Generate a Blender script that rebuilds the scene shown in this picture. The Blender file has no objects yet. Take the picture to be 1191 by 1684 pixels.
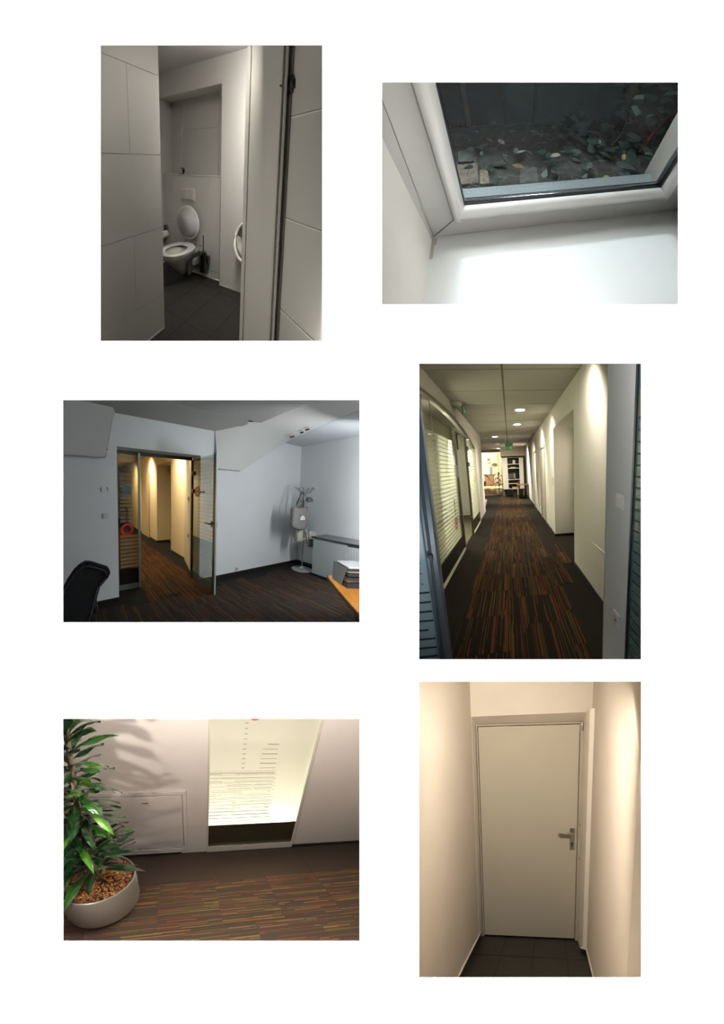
import bpy, bmesh, math, random
from mathutils import Vector, Matrix
C = bpy.context.scene.collection
PI = math.pi
# ------------------------------------------------------------------ camera, world, sun, exposure
# The place: one big white board (a page) with six shadow boxes set into it.
# Each box is a splayed stage set: a full room built in metres and opened towards the front.
FM = 750.0                       # focal length of the view, in pixels of the 1191x1684 frame
PAGE_Y = 1.6                     # the board stands 1.6 m in front of the camera
cam_d = bpy.data.cameras.new('camera'); cam = bpy.data.objects.new('camera', cam_d); C.objects.link(cam)
cam.location = (0, 0, 0); cam.rotation_euler = (PI/2, 0, 0)
cam_d.sensor_fit = 'VERTICAL'; cam_d.sensor_height = 36; cam_d.lens = FM/1684*36
cam_d.clip_start = 0.05; cam_d.clip_end = 400
bpy.context.scene.camera = cam
world = bpy.data.worlds.new('world'); bpy.context.scene.world = world
world.use_nodes = True
world.node_tree.nodes['Background'].inputs[0].default_value = (1, 1, 1, 1)
world.node_tree.nodes['Background'].inputs[1].default_value = 0.04
sun_d = bpy.data.lights.new('sun', 'SUN'); sun_d.energy = 26; sun_d.angle = 0.02
sun = bpy.data.objects.new('sun', sun_d); C.objects.link(sun)
sun.rotation_euler = (math.radians(12), 0, 0)      # grazing light from above washes the board white
vs = bpy.context.scene.view_settings
vs.view_transform = 'Standard'; vs.look = 'None'; vs.exposure = 0; vs.gamma = 1; vs.use_curve_mapping = False

# ------------------------------------------------------------------ the splayed sets
class Set:
    """A shadow box: room metres (x right, y deep, z up, floor at 0) -> the board's world.
    centre: middle of its opening on the board; down / deep: how the room's vertical and its
    depth axis lean; h: eye height over the floor; s: size of the set; front: box depth origin."""
    def __init__(self, centre, down, deep, h, s=1.0):
        u = Vector((down[0], down[1], 375)).normalized() * -1
        y = Vector((deep[0], deep[1], 375)); y = (y - u*y.dot(u)).normalized()
        x = y.cross(u)
        self.ax = (x, y, u); self.h = h; self.s = s
        self.k = ((centre[0]-595.5)/375, (centre[1]-842)/375); self.c = centre
        self.o = self.map((0, 0, 0)); self.cuts = []
    def envelope(self, l, t, r, b, far):
        """the box's own side walls and front: everything is trimmed to them"""
        e = Vector((0, 0, self.h)); x, y, u = self.ax
        d = [self.back(px, py, 1)-e for px, py in ((l, t), (r, t), (r, b), (l, b))]
        for i in range(4):
            n = d[i].cross(d[(i+1) % 4]).normalized()
            if n.dot(d[(i+2) % 4]) > 0: n = -n
            self.cuts.append((e, n))
        f = Vector((x.z, y.z, u.z)); self.fwd = f; self.cuts.append((e + f*(.804/self.s), -f)); self.b = (l, t, r, b, far)
    def inside(self, p): return all((Vector(p)-c).dot(n) < 0 for c, n in self.cuts)
    def cam(self, p):
        x, y, u = self.ax
        return (x*p[0] + y*p[1] + u*(p[2]-self.h))*self.s
    def map(self, p):
        q = self.cam(p)
        return Vector((q.x + self.k[0]*q.z, 2.0*q.z, -(q.y + self.k[1]*q.z)))
    def lin(self, v):
        return self.map(v) - self.o
    def back(self, px, py, zc):                    # board pixel and box depth -> room metres
        q = Vector(((px-self.c[0])/375*zc, (py-self.c[1])/375*zc, zc))/self.s
        x, y, u = self.ax
        return Vector((q.dot(x), q.dot(y), q.dot(u)+self.h))

TOILET = Set((347.5, 317.5), (-20, 2607), (259, -54), 1.5)
WINDOW = Set((872, 318), (-25, 357), (-91, -394), 0.7, 2.3)
OFFICE = Set((347.5, 841), (-78, 4740), (-225, -31), 1.5)
HALL = Set((872, 841.5), (84, 1999), (-34, -69), 1.5)
PLANT = Set((347.5, 1365), (-17.7, 635), (-60, -225), 1.5)
EXIT = Set((872, 1364.5), (8, 2700), (30, -52), 1.5)

# ------------------------------------------------------------------ materials
MATS = {}
def nodes(name):
    m = bpy.data.materials.new(name); m.use_nodes = True; nt = m.node_tree
    return m, nt, nt.nodes['Principled BSDF']
def mat(name, col=None, rough=0.6, metal=0.0, noise=0.0, scale=8.0, bump=0.0, bscale=120.0, coat=0.0, spec=0.5):
    if name in MATS: return MATS[name]
    assert col, 'material not made yet: '+name
    m, nt, b = nodes(name); N = nt.nodes; L = nt.links
    b.inputs['Base Color'].default_value = (*col, 1); b.inputs['Roughness'].default_value = rough
    b.inputs['Metallic'].default_value = metal; b.inputs['Specular IOR Level'].default_value = spec
    if coat: b.inputs['Coat Weight'].default_value = coat
    tc = N.new('ShaderNodeTexCoord')
    if noise:
        n = N.new('ShaderNodeTexNoise'); n.inputs['Scale'].default_value = scale; n.inputs['Detail'].default_value = 4
        L.new(tc.outputs['UV'], n.inputs['Vector'])
        r = N.new('ShaderNodeMapRange'); r.inputs[1].default_value = .3; r.inputs[2].default_value = .7
        r.inputs[3].default_value = 1-noise; r.inputs[4].default_value = 1+noise
        L.new(n.outputs['Fac'], r.inputs[0])
        mx = N.new('ShaderNodeVectorMath'); mx.operation = 'SCALE'; mx.inputs[0].default_value = col
        L.new(r.outputs[0], mx.inputs['Scale']); L.new(mx.outputs[0], b.inputs['Base Color'])
    if bump:
        n2 = N.new('ShaderNodeTexNoise'); n2.inputs['Scale'].default_value = bscale; n2.inputs['Detail'].default_value = 3
        L.new(tc.outputs['UV'], n2.inputs['Vector'])
        bp = N.new('ShaderNodeBump'); bp.inputs['Strength'].default_value = bump; bp.inputs['Distance'].default_value = .004
        L.new(n2.outputs['Fac'], bp.inputs['Height']); L.new(bp.outputs[0], b.inputs['Normal'])
    MATS[name] = m; return m
def emis(name, col, e):
    if name in MATS: return MATS[name]
    m, nt, b = nodes(name); b.inputs['Base Color'].default_value = (*col, 1)
    b.inputs['Emission Color'].default_value = (*col, 1); b.inputs['Emission Strength'].default_value = e
    MATS[name] = m; return m
def glass(name, tint=(.9, .95, .92), refl=.08, rough=.02):
    if name in MATS: return MATS[name]
    m = bpy.data.materials.new(name); m.use_nodes = True; nt = m.node_tree; N = nt.nodes; N.clear()
    o = N.new('ShaderNodeOutputMaterial'); t = N.new('ShaderNodeBsdfTransparent'); t.inputs[0].default_value = (*tint, 1)
    g = N.new('ShaderNodeBsdfGlossy'); g.inputs['Roughness'].default_value = rough
    mx = N.new('ShaderNodeMixShader'); f = N.new('ShaderNodeLayerWeight'); f.inputs['Blend'].default_value = .3
    r = N.new('ShaderNodeMapRange'); r.inputs[3].default_value = refl*.5; r.inputs[4].default_value = min(1, refl*5)
    nt.links.new(f.outputs['Fresnel'], r.inputs[0]); nt.links.new(r.outputs[0], mx.inputs[0])
    nt.links.new(t.outputs[0], mx.inputs[1]); nt.links.new(g.outputs[0], mx.inputs[2]); nt.links.new(mx.outputs[0], o.inputs[0])
    MATS[name] = m; return m
def film(name, col, clear=.3, trans=.5):
    """frosted film: part clear, part scattering on both sides"""
    if name in MATS: return MATS[name]
    m = bpy.data.materials.new(name); m.use_nodes = True; nt = m.node_tree; N = nt.nodes; N.clear()
    o = N.new('ShaderNodeOutputMaterial'); t = N.new('ShaderNodeBsdfTransparent')
    tr = N.new('ShaderNodeBsdfTranslucent'); tr.inputs[0].default_value = (*col, 1)
    d = N.new('ShaderNodeBsdfDiffuse'); d.inputs[0].default_value = (*col, 1)
    a = N.new('ShaderNodeMixShader'); a.inputs[0].default_value = trans
    b = N.new('ShaderNodeMixShader'); b.inputs[0].default_value = clear
    nt.links.new(d.outputs[0], a.inputs[1]); nt.links.new(tr.outputs[0], a.inputs[2])
    nt.links.new(a.outputs[0], b.inputs[1]); nt.links.new(t.outputs[0], b.inputs[2]); nt.links.new(b.outputs[0], o.inputs[0])
    MATS[name] = m; return m
def carpet_stripes(name, base, cols, n=52, along=3.0, amount=.42, gain=1.0):
    """thin broken coloured lines woven into a dark carpet tile; uv in metres, lines run along v"""
    if name in MATS: return MATS[name]
    m, nt, b = nodes(name); N = nt.nodes; L = nt.links
    b.inputs['Roughness'].default_value = 1; b.inputs['Specular IOR Level'].default_value = .1
    tc = N.new('ShaderNodeTexCoord'); sp = N.new('ShaderNodeSeparateXYZ'); L.new(tc.outputs['UV'], sp.inputs[0])
    oi = N.new('ShaderNodeObjectInfo')
    def M(op, a, c=None, d=None):
        x = N.new('ShaderNodeMath'); x.operation = op
        for i, v in enumerate((a, c, d)):
            if v is None: continue
            if isinstance(v, (int, float)): x.inputs[i].default_value = v
            else: L.new(v, x.inputs[i])
        return x.outputs[0]
    su = M('MULTIPLY', sp.outputs[0], float(n)*2)
    idx = M('FLOOR', su); fr = M('FRACT', su)
    rnd = M('MULTIPLY', oi.outputs['Random'], 971.0)
    w1 = N.new('ShaderNodeTexWhiteNoise'); w1.noise_dimensions = '2D'
    cb = N.new('ShaderNodeCombineXYZ'); L.new(idx, cb.inputs[0]); L.new(rnd, cb.inputs[1]); L.new(cb.outputs[0], w1.inputs['Vector'])
    seg = M('FLOOR', M('ADD', M('MULTIPLY', sp.outputs[1], along*2), M('MULTIPLY', w1.outputs['Value'], 5.0)))
    w2 = N.new('ShaderNodeTexWhiteNoise'); w2.noise_dimensions = '3D'
    cb2 = N.new('ShaderNodeCombineXYZ'); L.new(idx, cb2.inputs[0]); L.new(rnd, cb2.inputs[1]); L.new(seg, cb2.inputs[2]); L.new(cb2.outputs[0], w2.inputs['Vector'])
    on = M('MULTIPLY', M('LESS_THAN', w1.outputs['Value'], amount), M('LESS_THAN', w2.outputs['Value'], .72))
    edge = M('LESS_THAN', M('ABSOLUTE', M('SUBTRACT', fr, .5)), .36)
    on = M('MULTIPLY', on, edge)
    sc = N.new('ShaderNodeSeparateXYZ'); L.new(w2.outputs['Color'], sc.inputs[0])
    rp = N.new('ShaderNodeValToRGB'); rp.color_ramp.interpolation = 'CONSTANT'
    el = rp.color_ramp.elements
    while len(el) > 1: el.remove(el[-1])
    el[0].position = 0; el[0].color = (*cols[0], 1)
    for i, c in enumerate(cols[1:]):
        e = el.new((i+1)/len(cols)); e.color = (*c, 1)
    L.new(sc.outputs[1], rp.inputs[0])
    nz = N.new('ShaderNodeTexNoise'); nz.inputs['Scale'].default_value = 260; nz.inputs['Detail'].default_value = 2; L.new(tc.outputs['UV'], nz.inputs['Vector'])
    mr = N.new('ShaderNodeMapRange'); mr.inputs[3].default_value = .55; mr.inputs[4].default_value = 1.45; L.new(nz.outputs['Fac'], mr.inputs[0])
    mx = N.new('ShaderNodeMix'); mx.data_type = 'RGBA'; mx.inputs[6].default_value = (*base, 1)
    L.new(on, mx.inputs[0]); L.new(rp.outputs[0], mx.inputs[7])
    vm = N.new('ShaderNodeVectorMath'); vm.operation = 'SCALE'; L.new(mx.outputs[2], vm.inputs[0]); L.new(M('MULTIPLY', mr.outputs[0], gain), vm.inputs['Scale'])
    L.new(vm.outputs[0], b.inputs['Base Color'])
    MATS[name] = m; return m

# ------------------------------------------------------------------ mesh builder
class MB:
    """collects shapes in room metres; build() links them as ONE mesh object"""
    def __init__(self, st): self.st = st; self.bm = bmesh.new(); self.xf = None; self.smooth = False
    def _add(self, bm2, smooth=False):
        if self.xf is not None: bm2.transform(self.xf)
        bm2.normal_update()
        vm = {}
        for v in bm2.verts: vm[v] = self.bm.verts.new(v.co)
        for f in bm2.faces:
            try: g = self.bm.faces.new([vm[v] for v in f.verts]); g.smooth = smooth
            except ValueError: pass
        bm2.free(); return self
    def box(self, x0, x1, y0, y1, z0, z1, bev=0.0, seg=2):
        b = bmesh.new(); bmesh.ops.create_cube(b, size=1)
        for v in b.verts:
            v.co = Vector(((x0+x1)/2+v.co.x*(x1-x0), (y0+y1)/2+v.co.y*(y1-y0), (z0+z1)/2+v.co.z*(z1-z0)))
        if bev: bmesh.ops.bevel(b, geom=list(b.edges), offset=bev, segments=seg, affect='EDGES', profile=.5)
        return self._add(b)
    def prism(self, pts, d, bev=0.0):              # planar polygon extruded by vector d
        b = bmesh.new(); vs = [b.verts.new(p) for p in pts]; f = b.faces.new(vs)
        r = bmesh.ops.extrude_face_region(b, geom=[f]); d = Vector(d)
        for e in r['geom']:
            if isinstance(e, bmesh.types.BMVert): e.co += d
        bmesh.ops.recalc_face_normals(b, faces=list(b.faces))
        if bev: bmesh.ops.bevel(b, geom=list(b.edges), offset=bev, segments=2, affect='EDGES', profile=.5)
        return self._add(b)
    def plan(self, pts, z0, z1, bev=0.0):          # plan outline standing from z0 to z1
        return self.prism([(x, y, z0) for x, y in pts], (0, 0, z1-z0), bev)
    def wall(self, a, b_, z0, z1, t=.04, side=1):  # upright slab along a->b_, thickness to one side
        a = Vector(a); b_ = Vector(b_); n = Vector((b_.y-a.y, a.x-b_.x)).normalized()*t*side
        return self.plan([a[:], b_[:], (b_+n)[:], (a+n)[:]], z0, z1)
    def faces(self, verts, faces, smooth=False):
        b = bmesh.new(); vs = [b.verts.new(v) for v in verts]
        for f in faces: b.faces.new([vs[i] for i in f])
        return self._add(b, smooth)
    def tube(self, pts, r, n=10, cap=True, flat=1.0):
        b = bmesh.new(); pts = [Vector(p) for p in pts]; rings = []
        for i, p in enumerate(pts):
            t = (pts[min(i+1, len(pts)-1)] - pts[max(i-1, 0)]).normalized()
            ref = Vector((0, 0, 1)) if abs(t.z) < .95 else Vector((1, 0, 0))
            u = t.cross(ref).normalized(); w = u.cross(t)
            rr = r[i] if isinstance(r, (list, tuple)) else r
            rings.append([b.verts.new(p + (u*math.cos(2*PI*k/n) + w*math.sin(2*PI*k/n)*flat)*rr) for k in range(n)])
        for a, c in zip(rings, rings[1:]):
            for k in range(n): b.faces.new([a[k], a[(k+1) % n], c[(k+1) % n], c[k]])
        if cap: b.faces.new(rings[0][::-1]); b.faces.new(rings[-1])
        bmesh.ops.recalc_face_normals(b, faces=list(b.faces))
        return self._add(b, True)
    def lathe(self, prof, c, n=32, sx=1.0, sy=1.0, cap=True):     # prof: (r, z)
        b = bmesh.new(); rings = []
        for r, z in prof: rings.append([b.verts.new((c[0]+r*sx*math.cos(2*PI*k/n), c[1]+r*sy*math.sin(2*PI*k/n), c[2]+z)) for k in range(n)])
        for a, d in zip(rings, rings[1:]):
            for k in range(n): b.faces.new([a[k], a[(k+1) % n], d[(k+1) % n], d[k]])
        if cap: b.faces.new(rings[0][::-1]); b.faces.new(rings[-1])
        bmesh.ops.recalc_face_normals(b, faces=list(b.faces))
        return self._add(b, True)
    def loft(self, rings, cap=True, smooth=True, closed=True):
        b = bmesh.new(); R = [[b.verts.new(p) for p in r] for r in rings]
        for a, d in zip(R, R[1:]):
            n = len(a)
            for k in range(n if closed else n-1): b.faces.new([a[k], a[(k+1) % n], d[(k+1) % n], d[k]])
        if cap: b.faces.new(R[0][::-1]); b.faces.new(R[-1])
        bmesh.ops.recalc_face_normals(b, faces=list(b.faces))
        return self._add(b, smooth)
    def build(self, name, m, parent=None, base=None):
        st = self.st; bm = self.bm; bm.normal_update()
        uvl = bm.loops.layers.uv.new('uv')
        for f in bm.faces:
            n = f.normal; a = (abs(n.x), abs(n.y), abs(n.z)); i = a.index(max(a))
            for l in f.loops:
                c = l.vert.co
                l[uvl].uv = (c.y, c.z) if i == 0 else (c.x, c.z) if i == 1 else (c.x, c.y)
        if parent is not None: o0 = parent['_b']; 
        else:
            if base is None:
                xs = [v.co for v in bm.verts]
                base = (sum(v.x for v in xs)/len(xs), sum(v.y for v in xs)/len(xs), min(v.z for v in xs))
            o0 = base
        w0 = st.map(o0)
        for c, n in st.cuts:
            if any((v.co-c).dot(n) > 1e-5 for v in bm.verts):
                bmesh.ops.bisect_plane(bm, geom=list(bm.verts)+list(bm.edges)+list(bm.faces), plane_co=c, plane_no=n, clear_outer=True)
        for v in bm.verts: v.co = st.map(v.co) - w0
        me = bpy.data.meshes.new(name); bm.to_mesh(me); bm.free()
        me.materials.append(m)
        o = bpy.data.objects.new(name, me); C.objects.link(o)
        if parent is not None:
            o.parent = parent
        else: o.location = w0
        o['_b'] = list(o0)
        return o
def tag(o, label=None, cat=None, group=None, kind=None):
    if label: o['label'] = label
    if cat: o['category'] = cat
    if group: o['group'] = group
    if kind: o['kind'] = kind
    return o
def thing(st, name, base, label, cat, group=None, kind=None):
    o = bpy.data.objects.new(name, None); C.objects.link(o); o.empty_display_size = .05
    o.location = st.map(base); o['_b'] = list(base)
    return tag(o, label, cat, group, kind)
def struct(o, label): return tag(o, label, kind='structure')
def clone(o, st, d, parent=None):
    """copy a thing with its parts, moved by d room metres"""
    c = o.copy(); C.objects.link(c)
    if parent is None: c.location = o.location + st.lin(d)
    else: c.parent = parent
    for ch in o.children: clone(ch, st, d, c)
    return c
def copy_piece(o, st, d):
    """copy one part of the same thing, moved by d room metres"""
    c = o.copy(); C.objects.link(c); c.location = o.location + st.lin(d); return c
def area(st, pos, target, sx, sy, power, col=(1, 1, 1), spread=None):
    l = bpy.data.lights.new('area_light', 'AREA'); l.shape = 'RECTANGLE'; l.size = sx; l.size_y = sy; l.energy = power; l.color = col
    if spread: l.spread = spread
    o = bpy.data.objects.new('area_light', l); C.objects.link(o)
    a = st.map(pos); b = st.map(target); o.location = a; o.rotation_euler = (b-a).to_track_quat('-Z', 'Y').to_euler()
    return o
def spot(st, pos, target, power, ang=90, blend=.6, size=.03, col=(1, 1, 1), stretch=1.0):
    l = bpy.data.lights.new('spot_light', 'SPOT'); l.energy = power; l.spot_size = math.radians(ang); l.spot_blend = blend; l.shadow_soft_size = size; l.color = col
    o = bpy.data.objects.new('spot_light', l); C.objects.link(o)
    a = st.map(pos); b = st.map(target); o.location = a; o.rotation_euler = (b-a).to_track_quat('-Z', 'Y').to_euler()
    if stretch != 1: o.scale = (1, stretch, 1)
    return o
def point(st, pos, power, size=.05, col=(1, 1, 1)):
    l = bpy.data.lights.new('point_light', 'POINT'); l.energy = power; l.shadow_soft_size = size; l.color = col
    o = bpy.data.objects.new('point_light', l); C.objects.link(o); o.location = st.map(pos); return o
def liner(st, l, t, r, b, far, m, lab):  # added unseen shell: keeps light from leaking and bounces it into the room
    """the inside of the shadow box itself, open at the board"""
    P = [st.back(x, y, z) for z in (.804, far) for x, y in ((l, t), (r, t), (r, b), (l, b))]
    mb = MB(st); mb.faces(P, [(0, 1, 5, 4), (1, 2, 6, 5), (2, 3, 7, 6), (3, 0, 4, 7), (4, 5, 6, 7)])
    o = mb.build('light_shell', m); struct(o, lab); st.envelope(l, t, r, b, far); return o

def carpet(S, fl, spots, m, name='carpet_tile', rot=False, w=.5, d=.5):
    """tiles share one mesh; uv runs so that the lines follow x (rot) or y"""
    first = None; n = 0
    for x0, y0 in spots:
        if not any(S.inside((x0+w*a, y0+d*b, 0)) for a in (.02, .5, .98) for b in (.02, .5, .98)): continue
        whole = all(S.inside((x0+w*a, y0+d*b, 0)) for a in (0, 1) for b in (0, 1))
        if whole and first is not None:
            copy_piece(first, S, (x0-f0[0], y0-f0[1], 0)); n += 1; continue
        mb = MB(S); mb.box(x0+.001, x0+w-.001, y0+.001, y0+d-.001, -.008, 0)
        o = mb.build(name, m, fl); n += 1
        if rot:
            for l in o.data.uv_layers[0].data: l.uv = (l.uv[1], l.uv[0])
        if whole: first = o; f0 = (x0, y0)
    return n
def ring(S, c, r0, r1, m, nm, par, plane='y', sx=1.0, th=.002, n=32):
    mb = MB(S); V = []; F = []
    for k in range(n):
        a = 2*PI*k/n
        for r in (r0, r1):
            u, w = r*math.cos(a)*sx, r*math.sin(a)
            V.append((c[0]+u, c[1], c[2]+w) if plane == 'y' else (c[0], c[1]+u, c[2]+w))
    for k in range(n): F.append((2*k, 2*k+1, (2*k+3) % (2*n), (2*k+2) % (2*n)))
    mb.faces(V, F); return mb.build(nm, m, par)
st = mat('brushed_steel', (.62, .6, .56), .28, 1.0)
mat('kick_black', (.008, .008, .006), .25)
mat('skirt_black', (.012, .01, .009), .5)
cane = mat('cane_brown', (.09, .07, .035), .85, noise=.4, scale=60, bump=.8, bscale=80)
red = mat('print_red', (.55, .015, .012), .5)

# ------------------------------------------------------------------ the board with its six openings
OPEN = [(165.3, 74.3, 530, 560.6), (628.3, 135.2, 1115.6, 500.6), (103.8, 658, 591.4, 1023.6),
        (689.5, 598, 1054.6, 1084.7), (103.8, 1182.2, 591.4, 1548), (689.5, 1121, 1054.6, 1608)]
def board():
    k = PAGE_Y/FM
    xs = sorted({-2500., 3700.} | {v for o in OPEN for v in (o[0], o[2])}); ys = sorted({-3000., 4200.} | {v for o in OPEN for v in (o[1], o[3])})
    bm = bmesh.new()
    W = {}
    def V(x, y):
        if (x, y) not in W: W[(x, y)] = bm.verts.new(((x-595.5)*k, PAGE_Y, -(y-842)*k))
        return W[(x, y)]
    for i in range(len(xs)-1):
        for j in range(len(ys)-1):
            cx = (xs[i]+xs[i+1])/2; cy = (ys[j]+ys[j+1])/2
            if any(o[0] < cx < o[2] and o[1] < cy < o[3] for o in OPEN): continue
            bm.faces.new([V(xs[i], ys[j+1]), V(xs[i+1], ys[j+1]), V(xs[i+1], ys[j]), V(xs[i], ys[j])])
    r = bmesh.ops.extrude_face_region(bm, geom=list(bm.faces))
    for e in r['geom']:
        if isinstance(e, bmesh.types.BMVert): e.co.y += .0015
    bmesh.ops.recalc_face_normals(bm, faces=list(bm.faces))
    me = bpy.data.meshes.new('wall_front'); bm.to_mesh(me); bm.free()
    me.materials.append(mat('board_white', (.93, .93, .93), .9, spec=0))
    o = bpy.data.objects.new('wall_front', me); C.objects.link(o)
    struct(o, 'plain white page with six rectangular openings, one for each small scene')
board()
# ================================================================== top left: toilet cubicle seen past a tiled wall and a door frame
S = TOILET
liner(S, -120, -200, 576, 607, 5.5, mat('liner_toilet', (.4, .39, .36), .9), 'added unseen light-tight sides of the opening onto the toilet room')
tw = mat('tile_white', (.60, .585, .55), .28, noise=.02, scale=3)
gw = mat('grout_pale', (.52, .505, .475), .9)
pw = mat('toilet_plaster', (.62, .60, .56), .7)
# left: end of a tiled partition
XL = -1.391
mb = MB(S); mb.box(XL-.12, XL-.006, .55, 1.305, 0, 2.62); wl_ = struct(mb.build('wall_left', gw, base=(0, 0, 0)), 'large white wall tiles on the partition at the left of the toilet room')
y1, z = 1.305, 0.0
row = 0
while z < 2.6:
    off = 0 if row % 2 else .29
    y = y1
    ys = [1.305, 1.02, .42] if row % 2 else [1.305, .71, .3]
    for a, b_ in zip(ys, ys[1:]):
        mb = MB(S); zz = max(0, z-.26)
        mb.box(XL-.007, XL+random.Random(row*7+len(ys)).uniform(0, .0015), b_+.0007, a-.0007, zz+.0007, min(2.6, z+.338)-.0007, .0004, 1)
        mb.build('tile', tw, wl_)
    z += .6; row += 1
mb = MB(S); mb.box(XL-.125, XL+.001, 1.302, 1.308, 0, 2.62); mb.build('edge_strip', mat('edge_strip', (.66, .64, .6), .4), wl_)
mb = MB(S); mb.box(XL-.001, XL+.004, .5, 1.306, 0, .008); struct(mb.build('trim_1', mat('joint_pale', (.6, .58, .54), .6)), 'pale sealing joint at the foot of the tiled partition')
# rear: pillar and bulkhead plane y=2.2, set-back panel y=2.27, niche to y=2.45
mb = MB(S)
mb.plan([(-1.368, 2.2), (-.3, 2.2), (-.3, 2.5), (-1.368, 2.5)], 0, 2.66)
mb.prism([(-2.45, 2.2, 2.30), (-1.368, 2.2, 2.318), (-1.368, 2.2, 2.66), (-2.45, 2.2, 2.66)], (0, .3, 0))
wr = struct(mb.build('wall_back', pw, base=(0, 0, 0)), 'white bulkhead and pillar framing the wall niche above the toilet')
mb = MB(S); mb.box(-1.374, -1.366, 2.196, 2.202, 0, 2.32); mb.build('corner_bead', mat('bead_grey', (.30, .29, .27), .5), wr)
mb = MB(S); mb.box(-2.5, -1.36, 2.278, 2.5, 0, 1.30); wp = struct(mb.build('wall_panel', gw, base=(0, 0, 0)), 'tiled half-height panel behind the toilet')
for x0, x1 in ((-2.36, -2.16), (-2.16, -1.56), (-1.56, -1.37)):
    for z0, z1 in ((0, .1), (.1, .7), (.7, 1.298)):
        mb = MB(S); mb.box(x0+.001, x1-.001, 2.271, 2.28, z0+.001, z1-.001, .001, 1); mb.build('tile', tw, wp)
mb = MB(S); mb.box(-2.46, -1.362, 2.268, 2.46, 1.30, 1.312, .003); struct(mb.build('ledge', mat('ledge_white', (.74, .72, .68), .3), base=(-1.9, 2.3, 1.3)), 'white tiled ledge of the wall niche above the toilet')
mb = MB(S); mb.box(-2.6, -1.3, 2.45, 2.5, 1.3, 2.4); wn = struct(mb.build('wall_niche', gw, base=(0, 0, 0)), 'tiled back of the niche above the ledge')
for x0, x1 in ((-2.46, -2.16), (-2.16, -1.56), (-1.56, -1.3)):
    for z0, z1 in ((1.312, 1.905), (1.905, 2.4)):
        mb = MB(S); mb.box(x0+.001, x1-.001, 2.443, 2.452, z0+.001, z1-.001, .001, 1); mb.build('tile', tw, wn)
mb = MB(S); mb.box(-2.45, -2.36, 1.2, 2.5, 0, 2.66); struct(mb.build('wall_side', tw, base=(0, 0, 0)), 'white wall left of the toilet inside the cubicle')
mb = MB(S); mb.box(-2.6, .6, .5, 2.6, 2.6, 2.66); struct(mb.build('ceiling', mat('ceiling_gloss', (.55, .54, .52), .35), base=(0, 0, 2.6)), 'smooth pale ceiling of the toilet room')
mb = MB(S); mb.box(-2.36, -1.368, 2.262, 2.272, 0, .008); mb.box(-1.368, -.3, 2.192, 2.2, 0, .008); mb.box(-1.372, -1.364, 2.2, 2.272, 0, .008); struct(mb.build('trim_2', mat('joint_pale')), 'white sealing joint where wall and floor meet behind the toilet')
# floor tiles
mb = MB(S); mb.box(-2.5, .4, .4, 2.5, -.03, -.004); fl = struct(mb.build('floor', mat('grout_floor', (.004, .0035, .003), .9), base=(0, 0, 0)), 'dark brown rectangular floor tiles of the toilet room')
ft = mat('tile_umber', (.014, .0105, .0075), .75, noise=.35, scale=7, bump=.3, bscale=50)
first = None
for i in range(-4, 4):
    for j in range(-2, 3):
        x0 = -1.29+i*.30; y0 = 1.461+j*.60+(0 if i % 2 == 0 else .03)-.6
        if not any(S.inside((x0+a*.3, y0+b*.6, 0)) for a in (.05, .5, .95) for b in (.05, .35, .65, .95)): continue
        whole = all(S.inside((x0+a*.3, y0+b*.6, 0)) for a in (0, 1) for b in (0, 1)) and y0+.6 < 2.3
        if whole and first: copy_piece(first, S, (x0-f0[0], y0-f0[1], 0)); continue
        mb = MB(S); mb.box(x0+.002, x0+.298, y0+.002, y0+.598, -.008, 0, .001, 1); o = mb.build('tile', ft, fl)
        if whole: first = o; f0 = (x0, y0)
# wall-hung toilet
TX = -1.845
por = mat('porcelain', (.56, .545, .50), .22, coat=.2)
t = thing(S, 'toilet', (TX, 2.27, .05), 'white wall-hung toilet with its lid raised against the panel', 'toilet')
def oval(cx, cy, rx, ryf, ryb, z, n=36):
    return [(cx+rx*math.cos(2*PI*k/n), cy+(ryb if math.sin(2*PI*k/n) > 0 else ryf)*math.sin(2*PI*k/n), z) for k in range(n)]
mb = MB(S)
R = [oval(TX, 2.12, .06, .06, .15, .06), oval(TX, 2.10, .085, .12, .17, .10), oval(TX, 2.06, .10, .16, .21, .18), oval(TX, 2.03, .125, .20, .24, .26), oval(TX, 2.0, .16, .235, .265, .34), oval(TX, 1.99, .178, .25, .265, .39), oval(TX, 1.99, .178, .25, .26, .405),
     oval(TX, 1.97, .125, .185, .16, .405), oval(TX, 1.97, .11, .16, .13, .33), oval(TX, 1.99, .07, .1, .1, .24)]
mb.loft(R); mb.build('bowl', por, t)
mb = MB(S); mb.box(TX-.12, TX+.12, 2.17, 2.27, .14, .39, .03, 4); mb.build('wall_mount', por, t)
mb = MB(S); mb.loft([oval(TX, 1.985, .186, .255, .235, .410), oval(TX, 1.985, .190, .26, .24, .418), oval(TX, 1.985, .184, .252, .235, .430), oval(TX, 1.975, .12, .175, .14, .430), oval(TX, 1.975, .112, .165, .13, .420), oval(TX, 1.975, .118, .172, .14, .410)], cap=False)
mb.build('seat', mat('seat_white', (.62, .61, .58), .3), t)
mb = MB(S)
rings = []
for k, (r, dy) in enumerate(((.97, 0), (1.0, .008), (.97, .018))):
    rings.append([(TX-.045+.195*r*math.cos(a), 2.215+dy-.0, .455+.0+(.235+.235*r*math.sin(a) if math.sin(a) > 0 else .235+.225*r*math.sin(a))) for a in [2*PI*i/40 for i in range(40)]])
mb.loft(rings); ld_ = mb.build('lid', mat('seat_white'), t)
mb = MB(S); mb.loft([[(TX-.045+.162*math.cos(a), 2.213-.004*q, .69+.20*math.sin(a)) for a in [2*PI*i/40 for i in range(40)]] for q in (0, 1)]); mb.build('inner_panel', mat('lid_inner', (.52, .51, .51), .25), ld_)
mb = MB(S)
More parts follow.
